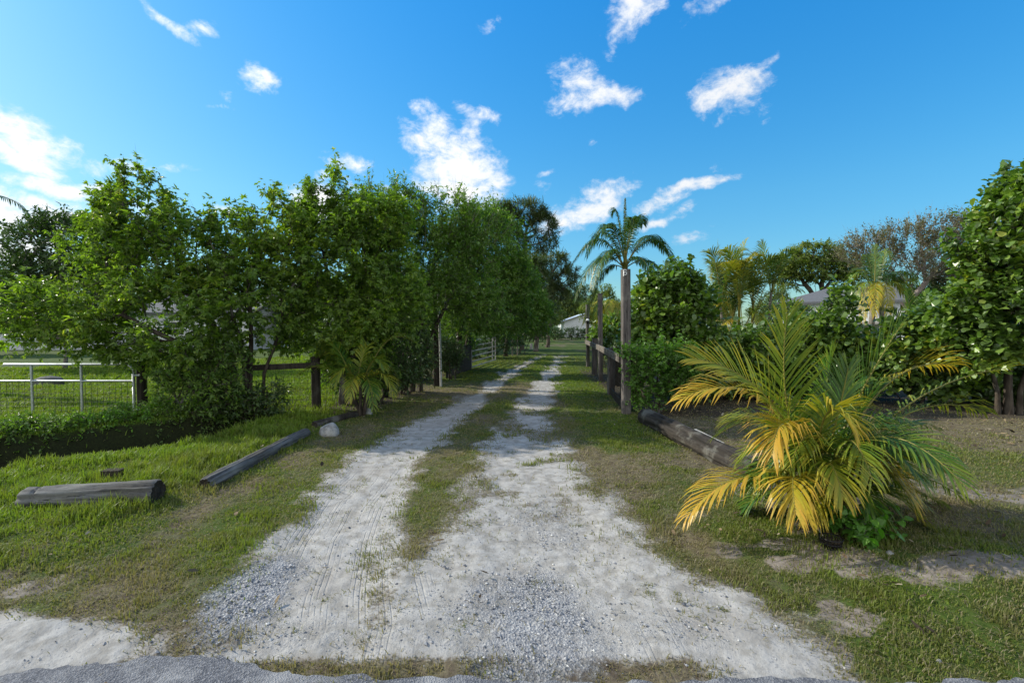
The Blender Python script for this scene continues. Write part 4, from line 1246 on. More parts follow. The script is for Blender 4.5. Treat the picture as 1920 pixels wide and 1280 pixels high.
# two palms in front of the grey-roofed house, a low one before the hedge, one far behind the row, one at the left edge
D = 17
pb = gp(1634, D)
hp = thing('feather_palm', 'palm pair with pale leaning trunks and hanging fronds before the grey roofed house', 'palm', pb)
for bx_, tx_, ty_ in [(1626, 1640, 545), (1658, 1652, 550)]:
    q, t_ = gp(bx_, D), W(tx_, ty_, D)
    stem(hp, [q, (q + t_) / 2, t_], .12, .08, 'bark_pale', 9, 'trunk')
for tx_, ty_, bx_, by_, dz, ye in [(1600, 580, 1610, 500, -.4, .2), (1618, 600, 1622, 510, -.8, .5), (1585, 545, 1605, 480, .2, .1), (1640, 462, 1642, 500, 0, .02), (1690, 550, 1675, 480, .2, .05), (1708, 590, 1690, 500, -.3, .3), (1712, 560, 1680, 500, .5, .2),
                                   (1665, 600, 1665, 510, -.8, .45), (1640, 590, 1640, 500, -1.0, .5), (1660, 470, 1655, 500, .4, .05), (1625, 480, 1635, 500, .4, .05), (1600, 520, 1615, 480, .8, .1), (1720, 530, 1690, 480, .4, .05)]:
    frond(hp, W(1643 + r_.uniform(-5, 5), 545, D), W(bx_, by_, D + dz * .5), W(tx_, ty_, D + dz), n=38, ll=.62, lw=.036, vee=.1, hang=1.1, yel=ye, yt=.15, r_=r_, thick=.02)
D = 11.5
pb = gp(1715, D)
sp_ = thing('areca_palm', 'grey green palm fan rising behind the low hedge bush on the right', 'palm', pb)
for tx_, ty_, bx_, by_, dz, ye in [(1785, 575, 1730, 575, 0, .04), (1700, 545, 1705, 590, .2, .06), (1765, 600, 1735, 590, -.4, .12), (1660, 585, 1690, 580, 0, .1), (1740, 550, 1720, 590, .4, .05)]:
    frond(sp_, W(1712, 660, D), W(bx_, by_, D + dz * .5), W(tx_, ty_, D + dz), n=32, ll=.5, lw=.03, vee=.5, hang=.3, yel=ye, yt=.05, r_=r_)
stem(sp_, [pb, pb + [0, 0, .8]], .06, .04, 'bark', 8)
D = 22
pb = gp(664, D)
bp = thing('feather_palm', 'dark palm tuft just showing above the left tree row', 'palm', pb)
top = W(664, 392, D)
stem(bp, [pb, (pb + top) / 2, top], .16, .12, 'bark_pale', 8, 'trunk')
for k in range(14):
    a = k / 14 * 6.28
    zz = r_.uniform(.1, .9)
    frond(bp, top, top + np.array([math.cos(a) * .4, math.sin(a) * .4, zz]), top + np.array([math.cos(a) * .95, math.sin(a) * .8, zz * .7 - .1]), n=26, ll=.4, lw=.035, vee=.3, hang=.3, yel=.03, yt=.05, r_=r_)
D = 11
pb = gp(-150, D)
ep = thing('feather_palm', 'palm at the left edge of which one dark hanging frond tip shows', 'palm', pb)
top = W(-150, 400, D)
stem(ep, [pb, (pb + top) / 2, top], .13, .10, 'bark_pale', 9, 'trunk')
for tx_, ty_, bx_, by_, dz in [(52, 400, 0, 330, .1), (-60, 500, -60, 330, 1.2), (-300, 420, -250, 330, 0), (-150, 520, -150, 330, -1.6), (-250, 500, -240, 340, 1), (-120, 330, -140, 300, 1.0)]:
    frond(ep, top, W(bx_, by_, D + dz * .5), W(tx_, ty_, D + dz), n=40, ll=.42, lw=.024, vee=.1, hang=1.1, yel=.02, yt=.05, r_=r_, thick=.02)
# ------------------------------------------------------------------ gates and fences
def pipe(name, pts, r, mat, parent, n=8):
    return tube(MB(), pts, r, n).build(name, M[mat], parent, smooth=True)


def arc(c, r, a0, a1, ex, ez, k=6):
    return [c + r * (math.cos(a) * ex + math.sin(a) * ez) for a in np.linspace(a0, a1, k)]


# the galvanised mesh gate on the left
D = 7.85
ex, ez = np.array([1.0, 0, 0]), np.array([0, 0, 1.0])
TR_, TL_ = W(250, 683, D), W(-160, 688, D)
zt, zm, zb = TR_[2], W(152, 714, D)[2], W(60, 784, D)[2]
x1, x0 = TR_[0], TL_[0]
g0 = np.array([(x0 + x1) / 2, D, float(gz(-8, D))])
gate = thing('wire_gate', 'galvanised pipe gate with wire mesh panel on the left', 'gate', g0)
rc = .13
def q(x, z): return np.array([x, D, z])
loop = [q(x0 + rc, zb)] + arc(q(x1 - .03, zb + .03), .03, -1.57, 0, ex, ez, 4) + [q(x1, zt - rc)] + arc(q(x1 - rc, zt - rc), rc, 0, 1.57, ex, ez) + [q(x0 + rc, zt)] + arc(q(x0 + rc, zt - rc), rc, 1.57, 3.14, ex, ez) + [q(x0, zb + .03), q(x0 + .03, zb)]
pipe('frame', loop, .021, 'galv', gate)
pipe('rail', [q(x0 + .02, zm), q(x1 - .02, zm)], .019, 'galv', gate)
for px in (60, 153, -70):
    x = W(px, 715, D)[0]
    pipe('upright', [q(x, zb), q(x, zt)], .020, 'galv', gate)
mb = MB()
for x in np.arange(x0 + .08, x1 - .04, .105):
    tube(mb, [q(x, zb) + [0, .02, 0], q(x + .01, zm) + [0, .02, 0]], .0028, 3, caps=False)
for z in np.arange(zb + .06, zm, .075):
    tube(mb, [q(x0 + .03, z) + [0, .02, 0], q(x1 - .03, z) + [0, .02, 0]], .0024, 3, caps=False)
mb.build('wire_mesh', M['wire'], gate)
for z in (zb + .15, zm + .1):
    beam(MB(), q(x1 + .01, z), q(x1 + .11, z), .03, .03, 0).build('hinge', M['galv'], gate)

# the old wooden fence with wire that runs from the gate along the trees
fl = thing('wire_fence', 'old fence of dark wooden posts, one rail and wire along the left trees', 'fence', gp(450, 8.3))
post_pts = []
for px, d, pt, w_ in [(265, 7.95, 677, .155), (592, 8.55, 668, .17), (722, 10.2, 640, .14), (462, 8.3, 660, .15)]:
    b_ = gp(px, d)
    t_ = W(px, pt, d)
    mb = MB()
    tube(mb, [b_, (b_ + t_) / 2 + r_.normal(0, .008, 3), t_], [w_ / 2, w_ / 2 * .97, w_ / 2 * .93], 12)
    mb.build('post', M['wood_dark'], fl, smooth=False)
    post_pts.append((b_, t_))
A_, B_, C_, E_ = post_pts
beam(MB(), W(455, 690, 8.2), W(600, 684, 8.46), .09, .10).build('rail', M['wood_dark'], fl)
mb = MB()
for (b0, t0), (b1, t1) in ((A_, E_), (E_, B_), (B_, C_)):
    L_ = np.linalg.norm(b1 - b0)
    for z in np.linspace(.08, .95, 9):
        tube(mb, [b0 + [0, 0, z], (b0 + b1) / 2 + [0, 0, z - .015], b1 + [0, 0, z]], .0022, 3, caps=False)
    for u in np.arange(.05, .98, .14 / L_):
        p_ = b0 + (b1 - b0) * u
        tube(mb, [p_ + [0, 0, .06], p_ + [0, 0, .95]], .0022, 3, caps=False)
mb.build('wire_mesh', M['wire'], fl)

# the lone wooden post with a pale pipe in front of it
D = 12.3
b_ = gp(819, D)
o = box(MB(), b_, (.165, .15, 2.75), .1, .012).build('wooden_post', M['wood_dark'])
tag(o, 'tall dark wooden post under the left trees, directly behind a pale pipe', 'post')
b_ = gp(826.5, D - .12)
mb = MB()
tube(mb, [b_, b_ + [-.02, 0, 1.2], b_ + [-.06, 0, 2.55]], .030, 10)
tag(mb.build('pale_pipe', M['pvc'], smooth=True), 'pale upright pipe in front of the lone wooden post', 'pipe')
# dark board panel beside the open gate
b0, b1 = gp(836, 14.2), gp(882, 17.1)
pf = thing('board_fence', 'dark vertical board fence panel between the pale pipe and the bar gate', 'fence', (b0 + b1) / 2)
dv = nrm(b1 - b0)
mb = MB()
n_ = 20
for k in range(n_):
    p_ = b0 + (b1 - b0) * ((k + .5) / n_)
    box(mb, p_, (np.linalg.norm(b1 - b0) / n_ - .008, .022, 1.0 + r_.uniform(-.08, .04)), math.atan2(dv[1], dv[0]), 0)
mb.build('board', M['board_dark'], pf)
nv = np.array([dv[1], -dv[0], 0])
for z in (.25, .88):
    beam(MB(), b0 + [0, 0, z] - nv * .045, b1 + [0, 0, z] - nv * .045, .04, .09).build('rail', M['wood_dark'], pf)

# the open bar gate
h0, h1 = gp(884, 17.3), gp(929, 21.2)
bg = thing('bar_gate', 'open six bar metal gate swung back along the driveway', 'gate', (h0 + h1) / 2)
tube(MB(), [h0 + [-.08, -.05, 0], h0 + [-.08, -.05, 1.32]], .075, 10).build('hinge_post', M['wood_dark'], bg, smooth=True)
zs = np.linspace(.10, 1.12, 6)
for z in zs:
    pipe('bar', [h0 + [0, 0, z], h1 + [0, 0, z + .02]], .027, 'rust', bg)
pipe('upright', [h0 + [0, 0, .08], h0 + [0, 0, 1.14]], .022, 'rust', bg)
pipe('upright', [h1 + [0, 0, .08], h1 + [0, 0, 1.16]], .022, 'rust', bg)
hq = h0 + (h1 - h0) * .85
pipe('upright', [hq + [0, 0, .10], hq + [0, 0, 1.13]], .02, 'rust', bg)
hv = nrm(h1 - h0)
nv = np.array([hv[1], -hv[0], 0])
beam(MB(), hq + [0, 0, .92] + nv * .03, hq + [0, 0, 1.13] + nv * .03, .17, .012, ch=.002).build('sign_plate', M['white'], bg)

# stakes and pale stumps in the shade by the bend
for px, d, h_, lb in [(961, 25.5, .95, 'thin grey stake in the shade beside the bend, the left one of a close pair'), (970.5, 25.8, .9, 'thin grey stake in the shade beside the bend, the right one of a close pair')]:
    tag(box(MB(), gp(px, d), (.07, .07, h_), .2, .008).build('stake', M['wood_rail']), lb, 'stake', 'grey stakes at the bend')
for px, d, h_, lb in [(996, 33, .45, 'pale short stump at the hedge foot, nearest the two stakes'), (1008, 35, .42, 'pale short stump at the hedge foot, farther from the stakes')]:
    tag(tube(MB(), [gp(px, d), gp(px, d) + [0, 0, h_ * .5], gp(px, d) + [.01, 0, h_]], [.12, .10, .09], 9).build('stump', M['board_pale']), lb, 'stump', 'pale stumps at the bend')

# the wooden rail fence on the right
rf = thing('rail_fence', 'weathered wooden fence with one rail and posts of different heights, right of the driveway', 'fence', gp(1145, 12))
pp = []
for px, d, top_, w_, rz in [(1175, 8.30, 505, .145, .10), (1146, 10.8, 652, .150, .12), (1126.5, 13.3, 550, .122, .10), (1115, 15.4, 634, .16, .15), (1102.5, 18.2, 571, .125, .1)]:
    b_ = gp(px, d)
    t_ = W(px, top_, d)
    pp.append(b_)
    mb = MB()
    box(mb, b_, (w_, w_ * .95, t_[2] - b_[2]), rz, .012, 0, (-.012 if top_ < 600 else .004, 0))
    mb.build('post', M['wood_post'], rf)
pp = np.array(pp)
dv = nrm(pp[-1] - pp[0])
nv = np.array([dv[1], -dv[0], 0])
r0 = pp[0] + [0, 0, 1.06] - nv * .03
for a, b_ in ((pp[0] + dv * .10, pp[2]), (pp[2] + dv * .004, pp[4] - dv * .06)):
    beam(MB(), a + [0, 0, 1.03] - nv * .105, b_ + [0, 0, 1.04] - nv * .105, .045, .15).build('rail', M['wood_rail'], rf)
mb = MB()
for z in np.linspace(.06, .92, 8):
    tube(mb, [pp[0] + [0, 0, z] + nv * .05, pp[2] + [0, 0, z] + nv * .05, pp[4] + [0, 0, z] + nv * .05], .0025, 3, caps=False)
L_ = np.linalg.norm(pp[4] - pp[0])
for u in np.arange(.01, .99, .15 / L_):
    p_ = pp[0] + (pp[4] - pp[0]) * u + nv * .05
    tube(mb, [p_, p_ + [0, 0, .92]], .0025, 3, caps=False)
mb.build('wire_mesh', M['wire'], rf)
beam(MB(), pp[0] + dv * .12 + [0, 0, .10], pp[1] - dv * .1 + [0, 0, .10], .04, .16).build('kick_board', M['wood_dark'], rf)
# the pale fitting near the top of the tall post
c_ = W(1170.5, 511, 8.3 - .115)
mt = thing('metal_fitting', 'small pale metal fitting with a ring, near the top of the tall post', 'fitting', c_)
beam(MB(), c_ + [-.012, 0, -.062], c_ + [-.012, 0, .04], .028, .012, ch=.003).build('plate', M['white'], mt)
mb = MB()
tube(mb, [c_ + np.array([.012 + .026 * math.cos(a), -.012, -.018 + .026 * math.sin(a)]) for a in np.linspace(0, 6.28, 16)], .0075, 6)
tube(mb, [c_ + np.array([.006 + .028 * math.cos(a), -.012, .028 + .02 * math.sin(a)]) for a in np.linspace(.2, 3.0, 9)], .007, 6)
mb.build('ring', M['white'], mt, smooth=True)
# the small lamp on the farthest post
c_ = W(1101.5, 602, 18.2 - .11)
lm_ = thing('lamp', 'small white and black lamp on the farthest fence post', 'lamp', c_)
tube(MB(), [c_ + [0, 0, .02], c_ + [0, 0, .07], c_ + [0, 0, .10]], [.07, .065, .03], 12).build('cap', M['white'], lm_, smooth=True)
tube(MB(), [c_ + [0, 0, .02], c_ + [0, 0, -.07], c_ + [0, 0, -.10]], [.05, .05, .03], 10).build('body', M['black'], lm_, smooth=True)

# nursery pots standing behind the rail
for px, d, lb in [(1137, 12.2, 'black nursery pot behind the rail, nearest the second post'), (1155, 10.0, 'black nursery pot behind the rail close to the tall post')]:
    b_ = gp(px, d) + [.35, .2, .86]
    p_ = thing('plant_pot', lb, 'pot', b_, 'black pots behind the rail')
    tube(MB(), [b_, b_ + [0, 0, .2], b_ + [0, 0, .24], b_ + [0, 0, .24]], [.10, .13, .14, .12], 14).build('pot', M['black'], p_, smooth=True)
    r2 = np.random.default_rng(int(px))
    tips_ = b_ + [0, 0, .28] + r2.normal(0, .06, (14, 3))
    crown_mesh(tips_, nrm(r2.normal(0, 1, (14, 3)) + [0, 0, .8]), r2, 2, .16, 5, .08, .04, 'oval', mb=MB()).build('foliage', [M['leaf_dark'], M['bark']], p_)
    box(MB(), gp(px, d) + [.35, .2, 0], (.32, .32, .86 - float(gp(px, d)[2]) - .0), .1, .01).build('stand', M['wood_dark'], p_)

# ------------------------------------------------------------------ logs, boards, stones
def log(name, label, a, b, r0, r1, mat, seed, bend=.02, notch=None, along=0):
    r2 = np.random.default_rng(seed)
    a, b = np.asarray(a, float), np.asarray(b, float)
    o = thing(name, label, 'log', a)
    d = b - a
    L_ = np.linalg.norm(d)
    e1 = nrm(d)
    rz = math.atan2(e1[1], e1[0]) - (math.pi / 2 if along == 1 else 0)
    k, n = 60, 40
    u = np.linspace(0, 1, k)
    ang = np.arange(n) / n * 2 * math.pi
    U, A2 = np.meshgrid(u, ang, indexing='ij')
    rr = r0 + (r1 - r0) * U
    rr = rr * (1 + .24 * (fbm(U * L_ * 1.2 + seed, np.cos(A2) * .6 + 3, 2, 4) - .5) + .17 * (fbm(np.cos(A2) * 2.2 + 8 + seed + U * L_ * .7, np.sin(A2) * 2.2 + U * L_ * 1.1, 3, 3) - .5))
    rr = rr * (1 - .16 * np.clip((fbm(A2 * 2.6 + seed * 3, U * L_ * .8, 1.5, 2) - .58) / .06, 0, 1))
    rr = rr * (1 - .16 * np.clip(1 - U / .035, 0, 1) ** 2 - .10 * np.clip((U - .97) / .03, 0, 1) ** 2)
    if notch: rr = rr * (1 - .22 * np.exp(-((U - notch) / .010) ** 2))
    X_ = U * L_
    Y_ = rr * np.cos(A2)
    Z_ = rr * np.sin(A2) + bend * np.sin(U * 3.1) * L_ * .2
    P = np.stack([X_, Y_, Z_], -1) if along == 0 else np.stack([-Y_, X_, Z_], -1)
    V = P.reshape(-1, 3)
    i, j = np.meshgrid(np.arange(k - 1), np.arange(n), indexing='ij')
    f = np.stack([i * n + j, (i + 1) * n + j, (i + 1) * n + (j + 1) % n, i * n + (j + 1) % n], -1).reshape(-1, 4)
    mb = MB().add(V, f if along == 0 else f)
    bar = mb.build('bark', M[mat], None, smooth=True)
    ends = []
    for kk in (0, k - 1):
        ring = P[kk]
        c_ = ring.mean(0)
        inn = c_ + (ring - c_) * .5 + (np.array([.012, 0, 0]) if along == 0 else np.array([0, .012, 0])) * (1 if kk == 0 else -1)
        V2 = np.concatenate([ring, inn, c_[None]])
        f4 = [[q_, (q_ + 1) % n, n + (q_ + 1) % n, n + q_] for q_ in range(n)]
        m2 = MB().add(V2, f4)
        m2.add(V2, [[n + q_, n + (q_ + 1) % n, 2 * n] for q_ in range(n)])
        ends.append(m2.build('end_grain', M['wood_dark']))
    tilt = math.asin(max(-1, min(1, e1[2])))
    o.rotation_euler = (tilt if along == 1 else 0, -tilt if along == 0 else 0, rz)
    for q_ in [bar] + ends: q_.parent = o
    return o


def onG(px, py, dz=0):
    p = G(px, py)
    p[2] = float(gz(p[0], p[1])) + dz
    return p


a, b_ = onG(46, 957), onG(298, 949)
a[2] += .055; b_[2] += .075
log('log', 'short grey log with a wire ring cut, lying on the grass at the far left', a, b_, .098, .118, 'log_grey', 3, .0, .118)
a = onG(190, 922)
tag(box(MB(), a + [0, .14, .06], (.17, .10, .055), .1, .006).build('wood_block', M['wood_dark']), 'small dark wood block just behind the short grey log', 'block')
log('log', 'long half buried grey timber edging the left grass', onG(384, 922, .02), onG(574, 820, .03), .085, .075, 'log_grey', 5, .0)
log('log', 'dark rotting log continuing behind the white stone toward the small palm', onG(590, 806, .02), onG(668, 782, .02), .075, .07, 'log_dark', 6, .0)
log('log', 'thick dark weathered log from the tall post to the orange palm', onG(1208, 790, .09), onG(1420, 902, .07), .150, .140, 'log_dark', 9, .015, along=1)
a, b_ = onG(1318, 842), onG(1372, 862)
beam(MB(), W(1300, 806, 6.45), W(1352, 832, 5.75), .10, .03).build('pale_board', M['board_pale'])
tag(bpy.data.objects['pale_board'], 'pale narrow board lying against the back of the thick dark log', 'board')


def stone(name, label, px, py, w_, h_, seed, mat='rock', cat='stone', group=None):
    r2 = np.random.default_rng(seed)
    p = onG(px, py)
    k, n = 14, 20
    th = np.linspace(0, math.pi, k)
    ph = np.arange(n) / n * 2 * math.pi
    T, P_ = np.meshgrid(th, ph, indexing='ij')
    d = np.stack([np.sin(T) * np.cos(P_), np.sin(T) * np.sin(P_), np.cos(T)], -1)
    rr = np.ones_like(T)
    for _ in range(9):
        c_ = nrm(r2.normal(0, 1, 3))
        rr = np.minimum(rr, r2.uniform(.72, .98) / np.maximum((d * c_).sum(-1), .25))
    rr = rr * (1 + .12 * (fbm(d[..., 0] * 2 + seed, d[..., 1] * 2 + d[..., 2], 2, 3) - .5))
    V = d * rr[..., None] * np.array([w_ / 2, w_ / 2 * .8, h_]) + [0, 0, h_ * .1]
    i, j = np.meshgrid(np.arange(k - 1), np.arange(n), indexing='ij')
    f = np.stack([i * n + j, (i + 1) * n + j, (i + 1) * n + (j + 1) % n, i * n + (j + 1) % n], -1).reshape(-1, 4)
    o = MB().add(V.reshape(-1, 3), f).build(name, M[mat], smooth=True)
    o.location = p
    return tag(o, label, cat, group)


stone('stone', 'white limestone rock at the end of the grey timber', 616, 817, .31, .17, 4)
stone('stone', 'small grey stone at the foot of the shaded palm', 690, 779, .16, .10, 7)
stone('boulder', 'low grey boulder on the lawn behind the wire gate', 92, 724, .8, .20, 12, 'rock_grey')
stone('stone', 'flat pale stone in the bare earth right of the palm foot', 1668, 1060, .05, .02, 14)
stone('stone', 'white pebble at the edge of the lower right grass', 1760, 1232, .025, .012, 15)

# a leafy weed and a black basket at the foot of the orange palm
p_ = onG(1592, 1022)
bl = [(p_[0] + q0, p_[1] + q1, p_[2] + .09, .10, .09, .08) for q0, q1 in ((-.16, .06), (-.04, -.04), (.10, .0), (.04, -.10), (-.08, .03), (.15, -.06))]
tree('leafy_weed', 'bright green leafy weed at the foot of the orange palm', 'weed', p_, [[p_, p_ + [0, 0, .06]]], bl, 46, 'leaf_weed', 'bark', 95, None, rbase=.006, rtip=.002, twigs=2, twig_len=.09, per=4, L=.065, Wd=.045, kind='oval', zmin=-1, trunk_name='stem', crown_name='foliage', sides=4)
p_ = onG(1557, 1040)
bk = thing('basket', 'black plastic mesh basket half sunk in the earth below the leafy weed', 'basket', p_)
mb = MB()
for k in range(20):
    a = k / 20 * 6.283
    c0 = p_ + np.array([math.cos(a) * .055, math.sin(a) * .055, -.02])
    c1 = p_ + np.array([math.cos(a) * .07, math.sin(a) * .07, .065])
    tube(mb, [c0, c1], .0035, 4)
mb.build('slats', M['black'], bk)
mb = MB()
for z, r0 in ((.0, .059), (.03, .064), (.065, .071)):
    tube(mb, [p_ + np.array([math.cos(a) * r0, math.sin(a) * r0, z]) for a in np.linspace(0, 6.283, 24)], .004, 5)
mb.build('rim', M['black'], bk)
tube(MB(), [p_ + [0, 0, -.02], p_ + [0, 0, .045]], [.05, .062], 14).build('soil', M['soil_dark'], bk)
# a dry fallen frond sheath beside it
a, b_ = onG(1508, 990, .02), onG(1545, 1028, .012)
mb = MB()
tube(mb, [a, (a + b_) / 2 + [0, 0, .03], b_], [.006, .013, .003], 6)
tag(mb.build('fallen_sheath', M['board_pale']), 'pale dry frond sheath lying beside the black basket', 'frond')

# ------------------------------------------------------------------ houses
def house(name, label, x0, x1, y0, y1, eave, ridge, axis_, zf=0, roof='shingle', over=.35, fasc='fascia', hip=0.0):
    o = thing(name, label, 'house', ((x0 + x1) / 2, (y0 + y1) / 2, 0))
    mb = MB()
    if axis_ == 'x':
        ym = (y0 + y1) / 2
        V = [(x0, y0, -.1), (x1, y0, -.1), (x1, y1, -.1), (x0, y1, -.1), (x0, y0, eave), (x1, y0, eave), (x1, y1, eave), (x0, y1, eave), (x0, ym, (ridge if not hip else eave + .02) - .06), (x1, ym, ridge - .06)]
        mb.add(V, [[0, 1, 5, 4], [2, 3, 7, 6]])
        mb.add(V, [[0, 4, 8, 7, 3], [1, 2, 6, 9, 5]])
    else:
        xm = (x0 + x1) / 2
        V = [(x0, y0, -.1), (x1, y0, -.1), (x1, y1, -.1), (x0, y1, -.1), (x0, y0, eave), (x1, y0, eave), (x1, y1, eave), (x0, y1, eave), (xm, y0, ridge - .06), (xm, y1, ridge - .06)]
        mb.add(V, [[1, 2, 6, 5], [3, 0, 4, 7]])
        mb.add(V, [[0, 1, 5, 8, 4], [2, 3, 7, 9, 6]])
    mb.build('wall', M['house_white'], o)
    t_ = .12
    if axis_ == 'x':
        ym = (y0 + y1) / 2
        sl = (ridge - eave) / (ym - y0)
        prof = [(y0 - over, eave - over * sl), (ym, ridge), (y1 + over, eave - over * sl)]
        V = [(x + (hip if (x < x0 and y == ym) else 0), y, z + dz) for x in (x0 - over, x1 + over) for dz in (0, t_) for y, z in prof]
    else:
        xm = (x0 + x1) / 2
        sl = (ridge - eave) / (xm - x0)
        prof = [(x0 - over, eave - over * sl), (xm, ridge), (x1 + over, eave - over * sl)]
        V = [(x, y, z + dz) for y in (y0 - over, y1 + over) for dz in (0, t_) for x, z in prof]
    mb = MB().add(V, [[3, 4, 10, 9], [4, 5, 11, 10], [1, 0, 6, 7], [2, 1, 7, 8], [0, 3, 9, 6], [5, 2, 8, 11]] + ([[3, 5, 4, 4]] if False else []))
    if hip: mb.add(V, [[5, 4, 3]])
    rf_ = mb.build('roof', M[roof], o)
    for fs in ([[0, 1, 4, 3], [1, 2, 5, 4]], [[7, 6, 9, 10], [8, 7, 10, 11]]):
        us = sorted({k for f_ in fs for k in f_})
        MB().add(np.array(V)[us], [[us.index(k) for k in f_] for f_ in fs]).build('fascia', M[fasc], rf_)
    return o


def window(o, c, w_, h_, nrm_y=-1):
    fr = thing('window', None, None, c)
    fr.parent = o
    fr.matrix_parent_inverse = o.matrix_world.inverted()
    mb = MB()
    for dx, dz, sw, sh in ((0, 0, w_, .07), (0, h_ - .07, w_, .07), (-w_ / 2 + .035, .07, .07, h_ - .14), (w_ / 2 - .035, .07, .07, h_ - .14), (0, h_ / 2 - .02, w_ - .14, .04)):
        box(mb, np.array(c) + [dx, -.03, dz], (sw, .06, sh))
    mb.build('frame', M['white'], fr)
    box(MB(), np.array(c) + [0, -.012, .05], (w_ - .1, .02, h_ - .1)).build('pane', M['glass'], fr)


# the house with the grey roof and porch on the right
D = 26
xa, xb = W(1478, 600, D)[0], W(1656, 600, D)[0]
hr = house('house', 'white house with a grey shingle roof and porch, behind the right hedge', xa, xb, D, D + 6.5, W(1560, 566, D)[2], W(1560, 545, D + 3.2)[2], 'x', fasc='white', hip=2.6)
ze = W(1560, 566, D)[2]
for px, w_ in ((1512, .8), (1620, .95), (1637, .6)):
    c_ = W(px, 592, D)
    window(hr, [c_[0], D, W(px, 586, D)[2]], w_, .52)
zd = W(1620, 604, D)[2]
box(MB(), [xb - 2.0, D - .95, zd - .12], (4.0, 1.8, .12)).build('porch_deck', M['board_pale'], hr)
for px in (xb - 3.9, xb - 2.0, xb - .1):
    box(MB(), [px, D - 1.78, -.1], (.1, .1, zd - .02 + .0)).build('porch_post', M['white'], hr)
mb = MB()
box(mb, [xb - 2.0, D - 1.80, zd + .48], (4.0, .06, .05))
for x in np.arange(xb - 3.9, xb, .16):
    box(mb, [x, D - 1.80, zd + .002], (.035, .035, .476))
mb.build('railing', M['white'], hr)
hr.location = ((xa + xb) / 2 + 1.85, D + 3.25 - .58, 0)
hr.rotation_euler = (0, 0, rad(-33))
# the far white gable at the end of the driveway
D = 72
c0 = W(1058, 603, D)
hg2 = house('house', 'small white gabled house beyond the end of the driveway', c0[0], c0[0] + 7.2, D, D + 9, c0[2], W(1098, 588, D)[2], 'y', roof='shingle')
hg2.children[0].data.materials[0] = M['house_blue']
mb = MB()
for z in np.arange(.3, c0[2], .55):
    box(mb, [c0[0] + 3.6, D - .012, z], (7.2, .02, .02))
mb.build('siding_line', M['house_white'], hg2)
# red roofed house glimpsed between the hedge and the tall post
D = 40
c0 = W(1222, 600, D)
house('house', 'red roofed house glimpsed between the tall post and the hedge', c0[0], c0[0] + 4.5, D, D + 6, W(1230, 592, D)[2], W(1230, 585, D)[2], 'x', roof='redroof')
# the long white building behind the left lawn
D = 31
xa, xb = W(-140, 640, D)[0], W(470, 640, D)[0]
hl = house('house', 'long white building behind the lawn on the left', xa, xb, D, D + 7, 2.6, 3.9, 'x')
for px in (-40, 70, 270, 330, 440):
    window(hl, [W(px, 640, D)[0], D, 1.0], 1.3, 1.0)

# ------------------------------------------------------------------ daylight
SUN_EL, SUN_AZ = rad(32), rad(-73)          # to the left of the view and a little ahead
S = Vector((math.sin(SUN_AZ) * math.cos(SUN_EL), math.cos(SUN_AZ) * math.cos(SUN_EL), math.sin(SUN_EL)))
sd = bpy.data.lights.new('sun', 'SUN')
sd.energy = 3.7
sd.angle = rad(.6)
sd.color = (1.0, .93, .80)
so = bpy.data.objects.new('sun', sd)
COL.objects.link(so)
so.rotation_euler = S.to_track_quat('Z', 'Y').to_euler()
so.location = S * 60

w = bpy.data.worlds.new('World')
SC.world = w
w.use_nodes = True
t = NT('w', world=w)
sky = t.n('ShaderNodeTexSky', sky_type='NISHITA')
sky.sun_disc = False
sky.sun_elevation = SUN_EL
sky.sun_rotation = SUN_AZ
sky.altitude = 0
sky.air_density = 1.0
sky.dust_density = .8
sky.ozone_density = 2.5
hs = t.n('ShaderNodeHueSaturation')
hs.inputs['Hue'].default_value = .493
hs.inputs['Saturation'].default_value = 1.34
hs.inputs['Value'].default_value = 1.0
t.t.links.new(sky.outputs[0], hs.inputs['Color'])
gen = t.n('ShaderNodeTexCoord').outputs['Generated']
sz_ = t.n('ShaderNodeSeparateXYZ'); t.set(sz_.inputs[0], gen)
skyc = t.mix(1.0, hs.outputs[0], t.ramp(sz_.outputs[2], [(0, (.62, .86, .92)), (.25, (.68, .95, .95)), (.6, (.34, .82, .96))]), 'MULTIPLY')
bw = t.n('ShaderNodeRGBToBW'); t.set(bw.inputs[0], skyc)
sc_ = t.n('ShaderNodeVectorMath', operation='SCALE'); t.set(sc_.inputs[0], skyc)
t.set(sc_.inputs['Scale'], t.math('POWER', t.math('DIVIDE', t.math('MAXIMUM', bw.outputs[0], .05), 1.35), -.38))
skyc = sc_.outputs[0]


def vdot(v):
    o = t.n('ShaderNodeVectorMath', operation='DOT_PRODUCT')
    t.t.links.new(gen, o.inputs[0])
    o.inputs[1].default_value = [float(k) for k in v]
    return o.outputs['Value']


warp = t.n('ShaderNodeVectorMath', operation='MULTIPLY_ADD')
t.t.links.new(t.noise(gen, 9, 3, .6, 0, 1), warp.inputs[0])
warp.inputs[1].default_value = (.06, .06, .06)
sub = t.n('ShaderNodeVectorMath', operation='ADD')
t.t.links.new(gen, sub.inputs[0]); sub.inputs[1].default_value = (-.03, -.03, -.03)
t.t.links.new(sub.outputs[0], warp.inputs[2])
wv = warp.outputs[0]


def wdot(v):
    o = t.n('ShaderNodeVectorMath', operation='DOT_PRODUCT')
    t.t.links.new(wv, o.inputs[0])
    o.inputs[1].default_value = [float(k) for k in v]
    return o.outputs['Value']


